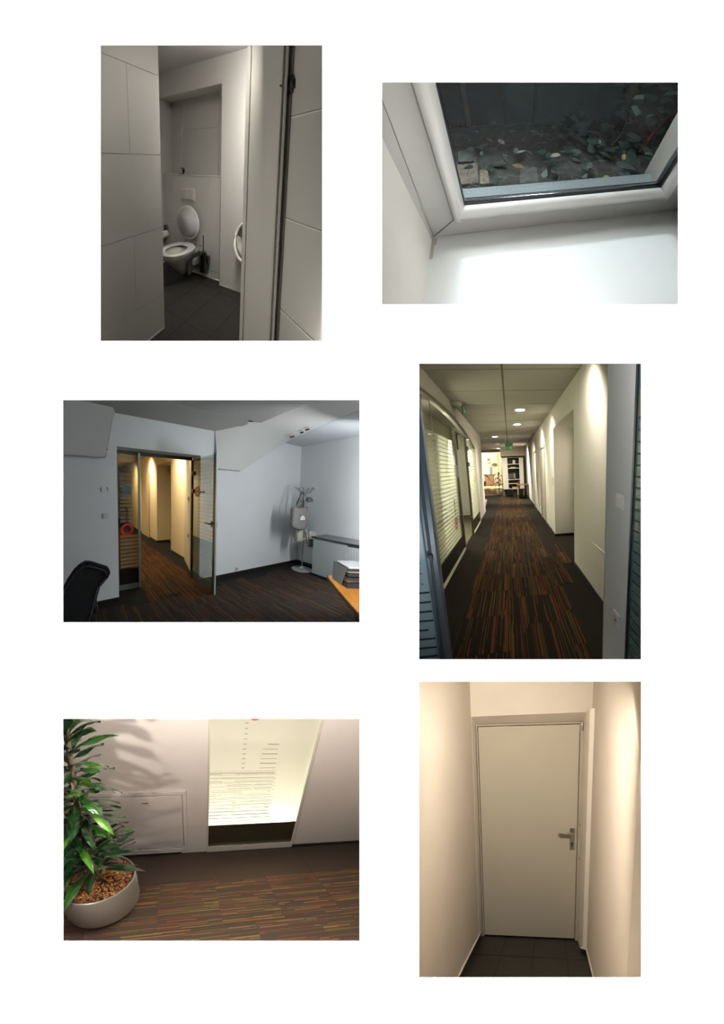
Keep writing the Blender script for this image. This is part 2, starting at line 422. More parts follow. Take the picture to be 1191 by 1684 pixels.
mb.box(TX+.12, TX+.20, 2.20, 2.23, .418, .432, .004); mb.build('seat_lug', mat('hinge_chrome', (.5, .5, .48), .2, .9), t)
for dx in (-.08, .08): mb = MB(S); mb.tube([(TX+dx-.025, 2.225, .438), (TX+dx+.025, 2.225, .438)], .012, 12); mb.build('hinge', mat('hinge_chrome'), t)
mb = MB(S); mb.box(TX+.150, TX+.176, 2.06, 2.22, .30, .36, .01); mb.box(TX+.118, TX+.15, 2.02, 2.08, .10, .30, .012); mb.build('side_slot', mat('slot_dark', (.06, .055, .045), .5), t)
# flush plate
f = thing(S, 'flush_plate', (-1.92, 2.271, .98), 'pale flush plate with two buttons on the panel above the toilet', 'flush plate')
mb = MB(S); mb.box(-2.042, -1.80, 2.256, 2.272, .975, 1.138, .004); mb.build('plate', mat('plate_white', (.70, .68, .62), .3), f)
for a, b_ in ((-2.025, -1.925), (-1.918, -1.818)):
    mb = MB(S); mb.box(a, b_, 2.250, 2.258, .993, 1.115, .004); mb.build('button', mat('button_white', (.58, .56, .51), .35), f)
# toilet brush in a wall holder
bx = -1.615
b = thing(S, 'toilet_brush', (bx, 2.20, .10), 'black toilet brush in a wall-mounted holder right of the toilet', 'toilet brush')
bk = mat('brush_black', (.014, .011, .012), .35)
mb = MB(S); mb.lathe([(.04, .10), (.047, .105), (.047, .33), (.05, .335), (.045, .34), (.04, .33)], (bx, 2.20, 0), 24); mb.build('holder', bk, b)
mb = MB(S); mb.lathe([(.01, .33), (.03, .345), (.034, .36), (.012, .375)], (bx, 2.20, 0), 20); mb.build('cap', bk, b)
mb = MB(S); mb.tube([(bx, 2.20, .36), (bx, 2.20, .555), (bx, 2.20, .575)], [.006, .006, .008], 10); mb.build('handle', mat('brush_rod', (.03, .026, .022), .3, .5), b)
mb = MB(S); mb.box(bx+.01, bx+.06, 2.22, 2.271, .20, .30, .006); mb.build('bracket', bk, b)
# paper holder on the side wall
p = thing(S, 'toilet_paper_holder', (-2.34, 2.18, .44), 'small toilet paper holder with a white roll on the side wall', 'paper holder')
mb = MB(S); mb.xf = Matrix.Translation((-2.31, 2.20, .455)) @ Matrix.Rotation(PI/2, 4, 'X'); mb.lathe([(.012, -.05), (.048, -.05), (.05, -.047), (.05, .047), (.048, .05), (.012, .05)], (0, 0, 0), 24); mb.build('roll', mat('paper_white', (.78, .76, .72), .9), p)
mb = MB(S); mb.box(-2.362, -2.30, 2.25, 2.262, .44, .575, .003); mb.box(-2.362, -2.35, 2.13, 2.262, .44, .47, .003); mb.build('bracket', mat('bracket_dark', (.05, .045, .04), .4), p)
# things on the ledge
g = thing(S, 'air_freshener', (-2.07, 2.34, 1.312), 'small round black and white air freshener on the left of the ledge', 'air freshener')
mb = MB(S); mb.xf = Matrix.Translation((-2.07, 2.33, 1.357)) @ Matrix.Rotation(PI/2, 4, 'X'); mb.lathe([(.03, -.02), (.043, -.014), (.046, 0), (.043, .014), (.03, .02)], (0, 0, 0), 28); mb.build('shell', mat('shell_black', (.01, .01, .01), .3), g)
mb = MB(S)
for (x, z, r) in ((-.012, .02, .013), (.016, .018, .011), (-.02, -.004, .010), (.004, -.006, .013), (-.012, -.026, .010), (.016, -.024, .012)):
    q = [(-2.07+x+r*math.cos(a)*1.0, 2.3095, 1.357+z+r*math.sin(a)) for a in [i*PI/4+.3 for i in range(8)]]; mb.faces(q, [tuple(range(8))])
mb.build('white_print', mat('print_white', (.75, .74, .72), .5), g)
mb = MB(S); mb.box(-2.10, -2.04, 2.31, 2.35, 1.311, 1.318, .002); mb.build('foot', mat('shell_black'), g)
g = thing(S, 'spray_can', (-1.42, 2.36, 1.312), 'slim white can with a grey cap at the right end of the ledge', 'can')
mb = MB(S); mb.lathe([(.024, 0), (.027, .004), (.027, .115), (.02, .128)], (-1.42, 2.36, 1.312), 20); mb.build('body', mat('can_white', (.76, .75, .72), .35), g)
mb = MB(S); mb.lathe([(.018, .128), (.019, .165), (.015, .17)], (-1.42, 2.36, 1.312), 16); mb.build('cap', mat('cap_grey', (.25, .25, .24), .4), g)
mb = MB(S)
for z in (.03, .05, .07): mb.lathe([(.0276, z), (.0276, z+.008)], (-1.42, 2.36, 1.312), 20, cap=False)
mb.build('label_band', mat('can_band', (.4, .4, .42), .5), g)
g = thing(S, 'dark_box', (-1.386, 2.33, 1.312), 'narrow dark grey box standing behind the white can on the ledge', 'box')
mb = MB(S); mb.box(-1.392, -1.374, 2.30, 2.40, 1.312, 1.47, .002); mb.build('carton', mat('carton_dark', (.10, .10, .11), .5), g)
# urinal on the pillar, mostly hidden by the door frame
u = thing(S, 'urinal', (-.97, 2.2, .33), 'white urinal on the pillar, half hidden by the door frame', 'urinal')
uc = -.98
mb = MB(S); pts = []
for k in range(25):
    a = PI*(.5+k/24); pts.append((uc+.155*math.cos(a), 2.165-.13*math.sin((k/24)*PI)*.0, .645+.205*math.sin(a)))
pts = [(x, 2.16-.10*max(0, (.75-z)/.35), z) for x, y, z in pts]
pts2 = pts + [(2*uc-x, y, z) for x, y, z in pts[::-1]]
mb.tube(pts2, .017, 10); mb.build('rim', mat('urinal_rim', (.72, .70, .66), .45), u)
mb = MB(S); mb.loft([[(uc+.15*s_*math.cos(a), 2.195-d_*(1 if math.sin(a) < .2 else .4), zc_+h_*math.sin(a)) for a in [2*PI*i/32 for i in range(32)]] for s_, d_, zc_, h_ in ((.75, .0, .58, .24), (.95, .03, .60, .23), (1, .06, .645, .2), (.9, .05, .645, .18), (.6, .0, .62, .15))]); mb.build('bowl', mat('bowl_shade', (.36, .35, .32), .5), u)  # bowl toned dark, painting the shade beneath the rim
# door frame with stop profiles and the panelled leaf standing open
F = mat('door_white', (.56, .54, .49), .38)
d = thing(S, 'door_1', (-.3, 1.05, 0), 'white door frame with its grooved leaf standing open at the right', 'door', kind='structure')
mb = MB(S); mb.plan([(-.521, 1.083), (-.505, 1.060), (-.345, 1.043), (-.335, 1.10), (-.52, 1.16)], 0, 2.7, .003); mb.build('post', F, d)
mb = MB(S); mb.plan([(-.53, 1.088), (-.523, 1.062), (-.500, 1.052), (-.497, 1.07), (-.52, 1.10)], 0, 2.7, .002); mb.build('bead', mat('bead_white', (.62, .60, .55), .35), d)
mb = MB(S); mb.plan([(-.352, 1.05), (-.345, 1.028), (-.335, 1.022), (-.33, 1.035), (-.322, 1.024), (-.315, 1.03), (-.318, 1.07), (-.35, 1.10)], 0, 2.7, .001); mb.build('moulding', mat('moulding_white', (.50, .48, .43), .35), d)
mb = MB(S); mb.plan([(-.318, 1.055), (-.30, 1.045), (-.29, 1.08), (-.32, 1.09)], 0, 2.7); mb.build('rebate', mat('rebate_dark', (.34, .325, .29), .6), d)
# leaf: planks between v-grooves, running towards the viewer from the hinge
H0 = Vector((-.300, 1.052, 0)); D = Vector((.826, -.564, 0)); Nn = Vector((-.564, -.826, 0))
def slab(z0a, z1a, nm, m, t0=0.0, th=.035, par=None, s0=.0, s1=.42, rise0=.0, rise1=.0):
    mb = MB(S); A = H0+D*s0+Nn*t0; B = H0+D*s1+Nn*t0
    v = [Vector((A.x, A.y, z0a)), Vector((B.x, B.y, z0a+rise0)), Vector((B.x, B.y, z1a+rise1)), Vector((A.x, A.y, z1a))]
    mb.prism(v, -Nn*th, .0035); return mb.build(nm, m, par)
lf = slab(0.0, 2.7, 'leaf', mat('leaf_groove', (.62, .6, .55), .4), -.006, .03, d)
gz = [0.0, .308, .772, 1.235, 1.69, 2.15, 2.6]
for a, b_ in zip(gz, gz[1:]): slab(a+.004, b_-.004, 'plank', F, 0, .006, lf)
for z_ in gz[1:-1]:
    mb = MB(S); A = H0+Nn*.001; B = H0+D*.42+Nn*.001; mb.prism([(A.x, A.y, z_-.006), (B.x, B.y, z_-.006), (B.x, B.y, z_+.001), (A.x, A.y, z_+.001)], -Nn*.004, .0015); mb.build('groove_glint', mat('glint_bright', (.80, .78, .72), .35), lf)  # pale raised strip paints the highlight along each groove
mb = MB(S); hp_ = H0+Nn*.004; mb.tube([hp_+Vector((0, 0, 1.79)), hp_+Vector((0, 0, 1.86))], .011, 10); mb.tube([hp_+Vector((.004, -.004, 1.805)), hp_+Vector((.004, -.004, 1.845))], .014, 10); mb.build('hinge', mat('hinge_black', (.012, .011, .01), .4), d)
mb = MB(S); mb.xf = Matrix.Translation((-.338, 1.018, 1.818)) @ Matrix.Rotation(PI/2, 4, 'X'); mb.lathe([(.0045, -.004), (.0045, .004)], (0, 0, 0), 12); mb.build('screw_hole', mat('hinge_black'), d)
# light: one ceiling lamp above, out of sight, then added fill strips
wt = (1, .96, .90)
area(S, (-1.12, 1.74, 2.56), (-1.45, 2.1, 1.0), .3, .3, 32, wt)
area(S, S.back(300, 40, .95), (-1.39, 1.1, 1.4), .4, .06, 3.2, wt)
area(S, S.back(560, 200, .9), (-1.39, 1.0, 1.2), .05, .5, 3.5, wt)
area(S, S.back(95, 300, .87), (-.35, 1.05, 1.2), .12, .8, 2.4, wt)
area(S, S.back(470, -60, 1.0), (-.3, 1.0, .6), .25, .1, 3.0, wt)
area(S, S.back(566, 320, .86), (-.4, 1.05, .9), .03, .8, 3.2, wt)
# ================================================================== top right: corner of a basement window over its deep white sill
S = WINDOW
liner(S, 583, -2200, 1900, 547, 8.5, mat('liner_window', (.5, .5, .48), .9), 'added unseen light-tight sides of the opening onto the basement window')
sp_ = mat('sill_plaster', (.74, .745, .74), .55, noise=.02, scale=4, bump=.1, bscale=30)
mb = MB(S); mb.box(-.235, 1.4, .0, .50, -.03, 0); struct(mb.build('sill', sp_, base=(.2, .3, -.03)), 'deep white plastered windowsill')
rv = mat('reveal_plaster', (.66, .64, .60), .7, noise=.03, scale=5)
mb = MB(S); mb.plan([(-.231, -.1), (-.231, .472), (-.30, .472), (-.30, -.1)], -.03, 1.4); wl2 = struct(mb.build('wall_left', rv, base=(-.25, .2, 0)), 'white plaster reveal left of the basement window')
# narrow strip between reveal and frame, splayed upwards, its shade painted grey
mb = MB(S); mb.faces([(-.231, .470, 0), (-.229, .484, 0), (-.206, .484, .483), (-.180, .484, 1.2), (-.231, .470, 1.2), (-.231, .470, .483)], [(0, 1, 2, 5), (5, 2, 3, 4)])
struct(mb.build('trim_1', mat('reveal_shade', (.42, .41, .385), .8), base=(-.23, .47, 0)), 'strip of plaster reveal beside the window frame, its shade painted grey')
mb = MB(S); mb.box(-.238, -.215, .452, .476, -.0, .004, .001); mb.box(-.236, -.222, .40, .47, 0, .0025, .001); o = mb.build('filler', mat('filler_brown', (.46, .42, .36), .8), base=(-.23, .46, 0)); tag(o, 'lump of brownish sealing filler in the left corner of the windowsill', 'filler')
mb = MB(S); mb.box(.742, 1.4, .2, .52, -.03, 1.4); struct(mb.build('wall_right', rv, base=(.8, .4, 0)), 'white plaster reveal right of the basement window')
pvc = mat('pvc_white', (.56, .545, .525), .28, coat=.2)
pv2 = mat('pvc_sash', (.64, .63, .61), .25, coat=.2)
gs = mat('gasket_black', (.01, .01, .012), .5)
d = thing(S, 'window_1', (.25, .484, 0), 'white plastic window with black gaskets above the deep sill', 'window', kind='structure')
# outer frame: mitred profiles (left leans a little, like the wall)
Y0, Y1 = .484, .53
def prof(quad, y0, y1, nm, m, bev=.003):
    mb = MB(S); mb.prism([(x, y0, z) for x, z in quad], (0, y1-y0, 0), bev); return mb.build(nm, m, d)
prof([(-.230, 0), (.742, 0), (.655, .086), (-.143, .086)], Y0, Y1, 'frame_bottom', pvc)
prof([(-.230, 0.0), (-.144, .086), (-.132, 1.2), (-.172, 1.2)], Y0, Y1, 'frame_left', pvc)
prof([(.742, 0), (.80, 1.2), (.63, 1.2), (.632, .086)], Y0, Y1, 'frame_right', pvc)
# sash, standing proud, with rounded inner edge
mb = MB(S)
def rib(a, b_, w, out):       # sash bar from a to b_ (x,z), width w inwards (vector), rounded
    ax, az_ = a; bx_, bz = b_; wx, wz = w
    secs = [(0, .0), (.10, -.012), (.45, -.014), (.8, -.008), (1.0, .012)]
    V = []
    for (px_, pz, m_) in ((ax, az_, out[0]), (bx_, bz, out[1])):
        for t, dy in secs: V.append((px_+wx*t+m_*t, Y0+dy, pz+wz*t))
    n = len(secs); F = [(i, i+1, n+i+1, n+i) for i in range(n-1)]
    mb.faces(V, F, True)
rib((-.143, .088), (.640, .088), (0, .050), (.038, -.040)); mb.build('sash_bottom', pv2, d); mb = MB(S)
rib((-.143, .088), (-.134, 1.2), (.040, .0), (0, 0))
# mitre lower end of left bar to the bottom bar
mb.build('sash_left', pv2, d); mb = MB(S)
rib((.640, .088), (.62, 1.2), (-.044, 0), (0, 0)); mb.build('sash_right', pv2, d)
mb = MB(S); mb.box(-.143, .64, Y0-.001, Y0+.001, .0845, .0875); mb.prism([(-.1455, Y0-.001, .086), (-.142, Y0-.001, .086), (-.132, Y0-.001, 1.2), (-.1355, Y0-.001, 1.2)], (0, .002, 0)); mb.prism([(.6395, Y0-.001, .086), (.642, Y0-.001, .086), (.622, Y0-.001, 1.2), (.6195, Y0-.001, 1.2)], (0, .002, 0)); mb.build('groove', mat('groove_grey', (.33, .31, .28), .7), d)
mb = MB(S); mb.prism([(-.229, Y0-.001, .001), (-.2275, Y0-.001, .0), (-.143, Y0-.001, .085), (-.1445, Y0-.001, .086)], (0, .0015, 0)); mb.build('mitre_joint', mat('groove_grey'), d)
mb = MB(S); mb.box(-.108, .606, .498, .510, .132, .139, .002); mb.box(-.108, -.099, .496, .512, .132, 1.2, .002); mb.box(.588, .602, .496, .512, .132, 1.2, .002); mb.build('gasket', gs, d)
mb = MB(S); mb.tube([(-.10, .513, .1405), (.60, .513, .1405)], .0035, 8); mb.box(-.10, .60, .520, .526, .126, .134, .001); mb.build('spacer_bar', mat('spacer_alu', (.55, .60, .64), .22, 1.0), d)
mb = MB(S); mb.tube([(.585, .513, .15), (.585, .513, 1.2)], .006, 8); mb.build('spacer_side', mat('spacer_side', (.30, .36, .38), .3, .8), d)
mb = MB(S); mb.tube([(-.10, .519, .1455), (.60, .519, .1455)], .0018, 8); mb.build('outer_gasket', gs, d)
mb = MB(S); mb.box(-.12, .61, .516, .520, .12, 1.2); mb.build('pane', glass('window_glass', (.90, .93, .945), .010, .02), d)
# outside: granite sill, light-well walls, wet ground
gr = mat('granite', (.20, .23, .235), .7, noise=.5, scale=260, bump=.3, bscale=300)
mb = MB(S); mb.box(-.35, .64, .528, .592, .05, .120, .003); struct(mb.build('trim_2', gr, base=(.1, .55, .05)), 'grey granite sill outside the window')
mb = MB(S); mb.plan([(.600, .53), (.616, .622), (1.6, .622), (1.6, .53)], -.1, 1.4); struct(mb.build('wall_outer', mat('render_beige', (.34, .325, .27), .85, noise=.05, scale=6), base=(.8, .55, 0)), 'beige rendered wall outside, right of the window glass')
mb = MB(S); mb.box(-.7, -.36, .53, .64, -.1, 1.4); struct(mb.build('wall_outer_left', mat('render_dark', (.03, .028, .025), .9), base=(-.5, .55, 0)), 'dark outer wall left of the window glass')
soil = mat('ground_soil', (.050, .050, .043), .95, noise=.6, scale=25, bump=1.0, bscale=60)
mb = MB(S); n = 26; V = []; F = []; rr = random.Random(3)
for j in range(n+1):
    for i in range(n+1): V.append((-1.0+3.0*i/n, .60+2.4*j/n, rr.uniform(-.012, .012)+(.0 if j else -.02)))
for j in range(n):
    for i in range(n): a = j*(n+1)+i; F.append((a, a+1, a+n+2, a+n+1))
mb.faces(V, F, True); struct(mb.build('ground', soil, base=(0, 1, 0)), 'dark earth of the planted light well outside the window')
# dark rear boards: black box, two blue-grey panels, post
bd = mat('panel_bluegrey', (.045, .058, .075), .6, noise=.25, scale=12)
f = thing(S, 'garden_screen', (.35, 1.2, 0), 'blue-grey board screen standing behind the ground cover outside', 'screen')
for x0, x1 in ((.088, .247), (.255, .76)):
    mb = MB(S); mb.box(x0, x1, 1.20, 1.225, .0, .75, .002); mb.build('board', bd, f)
mb = MB(S); mb.box(.245, .257, 1.21, 1.23, 0, .75); mb.build('gap_strip', mat('void_black', (.003, .003, .003), .9), f)
mb = MB(S)
for i in range(14): x = .10+i*.045; mb.box(x, x+.008, 1.192, 1.2, .004, .016)
mb.box(.088, .76, 1.196, 1.2, .0, .006); mb.build('rivet_row', mat('rivet_dark', (.02, .028, .04), .5), f)
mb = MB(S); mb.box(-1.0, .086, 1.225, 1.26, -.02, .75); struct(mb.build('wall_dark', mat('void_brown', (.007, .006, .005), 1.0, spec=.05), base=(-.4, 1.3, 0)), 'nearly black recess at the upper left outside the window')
mb = MB(S); mb.box(-.13, -.105, 1.205, 1.225, 0, .75, .003); o = mb.build('wooden_stake', mat('slat_dark', (.04, .025, .013), .8, noise=.4, scale=20)); tag(o, 'dark brown upright stake in front of the black recess outside', 'stake')
mb = MB(S)
pp = [(.752, 1.10, -.01), (.757, 1.11, .3), (.762, 1.12, .55), (.765, 1.12, .8)]
mb.tube(pp, [.026, .024, .022, .02], 12); o = mb.build('wooden_post', mat('post_brown', (.060, .048, .024), .85, noise=.4, scale=30)); tag(o, 'brown rounded wooden post among the ivy outside', 'post')
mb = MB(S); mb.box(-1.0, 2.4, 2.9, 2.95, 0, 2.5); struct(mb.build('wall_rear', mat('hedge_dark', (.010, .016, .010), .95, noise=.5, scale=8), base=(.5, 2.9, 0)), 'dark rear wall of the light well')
# paving stones at the left
ps = mat('paving_tan', (.20, .165, .125), .9, noise=.35, scale=40, bump=.6, bscale=90)
pt = mat('paving_grey', (.10, .105, .095), .9, noise=.35, scale=40, bump=.6, bscale=90)
for q, m, lab in (([(-.172, .722), (-.071, .726), (-.070, .862), (-.172, .859)], ps, 'square tan paving stone outside, next to the left window edge'),
             ([(-.063, .716), (-.022, .716), (-.027, .80), (-.062, .813)], mat('paving_ochre', (.27, .225, .15), .9, noise=.3, scale=40, bump=.5, bscale=90), 'small ochre paving stone outside, right of the square one'),
             ([(.10, .700), (.19, .698), (.20, .80), (.13, .82)], pt, 'flat grey-green stone lying outside behind the granite sill'),
             ([(-.16, .875), (-.09, .878), (-.10, .96), (-.165, .96)], pt, 'mossy grey stone outside behind the square tan stone')):
    mb = MB(S); mb.plan(q, -.015, .018, .004); o = mb.build('paving_stone', m); tag(o, lab, 'stone', 'loose paving stones outside the window')
mb = MB(S); mb.tube([(.745, .850, .03), (.88, .97, .06), (1.10, 1.12, .12)], .0075, 8); o = mb.build('red_stick', mat('stick_red', (.36, .02, .03), .4)); tag(o, 'thin bright red stick lying in the ivy outside', 'stick')
# ivy and litter
ivy = thing(S, 'ivy', (.5, .9, 0), 'low ivy with dark green pointed leaves covering the ground outside the window', 'ivy')
ims = [mat('ivy_dark', (.022, .048, .036), .45), mat('ivy_mid', (.045, .085, .066), .4), mat('ivy_pale', (.12, .17, .15), .4), mat('ivy_grey', (.07, .09, .085), .5)]
rr = random.Random(8)
def ivyleaf(x, y, z, az, tl, L, m):
    W = L*.62
    pts = [(0, 0), (.10, .32), (.28, .50), (.45, .42), (.62, .34), (1, 0), (.62, -.34), (.45, -.42), (.28, -.50), (.10, -.32)]
    M4 = Matrix.Translation((x, y, z)) @ Matrix.Rotation(az, 4, 'Z') @ Matrix.Rotation(tl, 4, 'Y') @ Matrix.Rotation(rr.uniform(-.5, .5), 4, 'X')
    V = [M4 @ Vector((u*L, v*W*2*.5, -abs(v)*.25*L+.12*L*math.sin(u*3))) for u, v in pts] + [M4 @ Vector((.45*L, 0, .10*L))]
    mb = MB(S); mb.faces(V, [(i, (i+1) % 10, 10) for i in range(10)], True); return mb.build('leaf', m, ivy)
cnt = 0
while cnt < 285:
    x = rr.uniform(-.15, 1.15); y = rr.uniform(.66, 1.9)
    if y > 1.17 and x < .8: continue
    if x < .25 and rr.random() < .8: continue
    if y < .74 and rr.random() < .4: continue
    z = .01+rr.uniform(0, .05)+(rr.uniform(0, .45) if x > .62 and y > .95 else 0)
    L = rr.uniform(.026, .055) if x < .42 else rr.uniform(.04, .10)
    q = (x, y, z)
    if not S.inside(q): continue
    ivyleaf(x, y, z, rr.uniform(0, 6.28), rr.uniform(-.5, .4), L, ims[rr.choice((0, 0, 1, 1, 2, 3, 3))]); cnt += 1
mb = MB(S)
for i in range(26):
    x = rr.uniform(.1, 1.1); y = rr.uniform(.7, 1.5); a = rr.uniform(0, 6.28); P_ = [(x, y, .01)]
    for k in range(5): a += rr.uniform(-.5, .5); P_.append((P_[-1][0]+.05*math.cos(a), P_[-1][1]+.05*math.sin(a), .02+rr.uniform(0, .05)+.03*k*(x > .6)))
    mb.tube(P_, .0022, 5)
mb.build('stem', mat('ivy_stem', (.12, .11, .075), .8), ivy)['kind'] = 'stuff'
mb = MB(S)
for i in range(420):
    x = rr.uniform(-.55, 1.2); y = rr.uniform(.62, 1.3); a = rr.uniform(0, 6.28); l = rr.uniform(.015, .06); z = rr.uniform(.008, .03)
    mb.tube([(x, y, z), (x+l*.5*math.cos(a), y+l*.5*math.sin(a), z+.006), (x+l*math.cos(a+.3), y+l*math.sin(a+.3), z)], .0014, 4, cap=False)
tag(mb.build('twig_litter', mat('twig_grey', (.15, .14, .12), .9), base=(.3, .9, 0)), 'fine grey-brown twigs littering the ground outside', 'twigs', kind='stuff')
dry = [mat('dry_ochre', (.40, .29, .12), .7), mat('dry_pale', (.48, .45, .36), .7), mat('dry_brown', (.22, .12, .05), .8)]
spots = [(.42, .585, .114, 0, 'small orange-brown leaf lying on the granite sill outside'), (.14, .905, .03, 1, 'pale dead leaf on the ground right of the stones'), (.63, .80, .04, 0, 'yellow dead leaf beside the lower end of the red stick'), (.30, .86, .03, 1, 'tiny pale leaf in the middle of the ivy'),
         (.545, .92, .05, 1, 'whitish dead leaf left of the wooden post'), (-.01, 1.02, .03, 2, 'brown dead leaf near the black recess'), (.05, 1.0, .03, 1, 'whitish dead leaf in the earth below the screen corner'), (.11, .80, .03, 2, 'brown dead leaf on the grey-green stone')]
for x, y, z, k, lab in spots:
    M4 = Matrix.Translation((x, y, z)) @ Matrix.Rotation(rr.uniform(0, 6), 4, 'Z') @ Matrix.Rotation(.25, 4, 'X')
    L = .030; V = [M4 @ Vector(v) for v in ((-L, 0, 0), (-L*.3, L*.4, .004), (L*.5, L*.35, .005), (L, 0, .0), (L*.5, -L*.35, .004), (-L*.3, -L*.4, .004), (0, 0, -.003))]
    mb = MB(S); mb.faces(V, [(i, (i+1) % 6, 6) for i in range(6)], True); tag(mb.build('dead_leaf', dry[k]), lab, 'leaf', 'dead leaves outside the window')
# daylight falls down the light well through the glass; a weaker room light comes from the viewer's side
area(S, (.26, 1.5, 1.75), (.22, .25, .0), 1.2, 1.0, 640, (.90, .96, 1.0))
area(S, S.back(872, -60, 1.2), (.2, .5, .1), 1.2, .2, 24, (1, .97, .92))
area(S, S.back(1200, 300, 1.0), (-.2, .4, .2), .2, 1.0, 12, (1, .97, .92))
# ================================================================== middle left: office with an open glass door
S = OFFICE
liner(S, 15, 613, 636, 1098, 16, mat('liner_office', (.42, .43, .44), .9), 'added unseen light-tight sides of the opening onto the office')
ow = mat('office_white', (.60, .62, .63), .8, noise=.02, scale=2, bump=.1, bscale=50)
Y = 3.31
mb = MB(S)
mb.box(-3, .50, Y, 3.66, 0, 2.56); mb.box(.50, 1.77, Y, 3.66, 2.105, 2.56)
struct(mb.build('wall_door', ow, base=(0, Y, 0)), 'white office wall around the glass door')
mb = MB(S); mb.box(1.77, 4.35, Y, 3.6, 0, 2.56); struct(mb.build('wall_back', ow, base=(2, Y, 0)), 'long white office wall behind the coat stand')
mb = MB(S); mb.box(4.235, 4.4, .2, Y+.2, 0, 2.7); struct(mb.build('wall_right', ow, base=(4.23, 2, 0)), 'white office wall behind the cabinet')
# ceiling parts: high flat ceiling, sloping strip, low right ceiling, faceted vault ribs
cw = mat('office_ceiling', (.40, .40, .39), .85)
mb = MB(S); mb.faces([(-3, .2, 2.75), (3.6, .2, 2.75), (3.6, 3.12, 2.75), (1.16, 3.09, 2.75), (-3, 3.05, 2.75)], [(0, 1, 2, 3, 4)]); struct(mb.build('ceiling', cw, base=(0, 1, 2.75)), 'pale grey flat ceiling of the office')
mb = MB(S); mb.faces([(-3, Y, 2.54), (2.6, Y, 2.53), (2.6, 3.12, 2.76), (-3, 3.04, 2.76)], [(0, 1, 2, 3)]); struct(mb.build('trim_1', mat('strip_shaded', (.27, .27, .25), .85), base=(1, 3.2, 2.54)), 'sloping strip between the wall and the flat office ceiling, shade painted in')  # strip darkened in colour for the shade on its downward slope
mb = MB(S); mb.faces([(3.60, Y+.02, 2.55), (4.3, Y+.02, 2.53), (4.3, .2, 2.53), (2.9, .2, 2.55), (3.04, 1.56, 2.55), (3.54, 2.98, 2.55)], [(0, 1, 2, 3, 4, 5)]); struct(mb.build('ceiling_low', mat('ceiling_cool', (.46, .49, .51), .85), base=(4, 2, 2.53)), 'lower grey ceiling over the coat stand corner')
rb = mat('rib_shaded', (.52, .525, .51), .8)  # rib tone set below the wall's, shade put into the colour
A, B, Cc, I_, J, E_, G, Ff, Ee = (2.03, 3.305, 2.53), (2.06, 3.24, 1.912), (2.53, 3.24, 1.908), (3.64, 3.305, 2.552), (3.54, 2.98, 2.552), (3.04, 1.56, 2.552), (2.75, 2.02, 2.755), (2.83, 3.09, 2.755), (2.50, 3.20, 2.74)
E2 = (2.85, .9, 2.552); G2 = (2.5, .9, 2.755)
mb = MB(S); V = [A, B, Cc, I_, J, E_, G, Ff, Ee, E2, G2, (2.1, Y+.01, 1.90), (2.58, Y+.01, 1.90)]
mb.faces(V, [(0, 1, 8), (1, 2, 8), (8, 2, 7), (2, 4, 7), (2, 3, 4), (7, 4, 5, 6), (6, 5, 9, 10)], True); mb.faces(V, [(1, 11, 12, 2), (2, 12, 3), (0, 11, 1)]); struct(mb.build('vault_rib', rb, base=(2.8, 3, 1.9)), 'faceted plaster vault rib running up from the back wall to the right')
mb = MB(S); mb.prism([(-2.5, Y, 1.93), (.345, Y, 1.945), (.335, 3.20, 1.93), (-2.5, 3.20, 1.925)], (0, 0, .001)); 
mb.faces([(-2.5, 3.20, 1.927), (.345, 3.20, 1.932), (.462, 3.27, 2.62), (.49, 3.28, 2.80), (-2.5, 3.2, 2.80), (.36, Y, 1.94), (.51, Y, 2.7)], [(0, 1, 2, 3, 4), (1, 5, 6, 2)]); struct(mb.build('wall_soffit', mat('soffit_shaded', (.44, .445, .43), .85), base=(-1, 3.25, 1.93)), 'boxed-out upper wall left of the glass door, its shade painted grey')  # darker tone than the wall around it, painting its shade
mb = MB(S); mb.xf = Matrix.Translation((.368, 3.22, 2.035)) @ Matrix.Rotation(PI/2, 4, 'X'); mb.lathe([(.011, -.006), (.011, .004), (.007, .008)], (0, 0, 0), 14); o = mb.build('detector', mat('detector_red', (.22, .02, .04), .4)); tag(o, 'tiny red sensor at the edge of the boxed-out wall', 'sensor')
mb = MB(S)
for p in ((3.415, 2.87, 2.54, .05), (3.33, 2.60, 2.545, .03), (3.27, 2.45, 2.55, .035)): mb.box(p[0]-.03, p[0]-.01, p[1]-p[3], p[1]+p[3], p[2]-.012, p[2]+.012, .004)
tag(mb.build('cable_clip', mat('clip_black', (.012, .012, .014), .5)), 'small dark cable clips on the edge of the bright vault rib', 'clips')
# floor
cpl = mat('office_carpet_plain', (.013, .013, .0115), 1.0, noise=.2, scale=120, bump=.4, bscale=400, spec=.1)
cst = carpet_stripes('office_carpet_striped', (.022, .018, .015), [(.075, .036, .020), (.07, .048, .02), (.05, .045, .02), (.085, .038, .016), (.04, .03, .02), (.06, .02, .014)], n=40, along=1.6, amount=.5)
mb = MB(S); mb.box(-3, 4.3, .2, 14, -.03, -.006); fl = struct(mb.build('floor', cpl, base=(0, 0, 0)), 'dark office carpet tiles with fine brown and orange lines')
sp = [(.55+i*.5, 2.62-j*.5-(.0 if i % 2 else .12)) for i in range(-1, 7) for j in range(5)]
carpet(S, fl, sp, cst)
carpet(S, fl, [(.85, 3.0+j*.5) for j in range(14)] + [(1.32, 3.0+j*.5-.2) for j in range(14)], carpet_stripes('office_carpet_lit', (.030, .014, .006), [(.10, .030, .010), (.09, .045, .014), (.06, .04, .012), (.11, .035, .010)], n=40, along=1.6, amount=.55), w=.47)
bk = mat('skirt_black')
mb = MB(S); mb.box(1.77, 4.235, Y-.012, Y, 0, .055); struct(mb.build('baseboard_back', bk, base=(3, Y, 0)), 'black skirting along the long office wall')
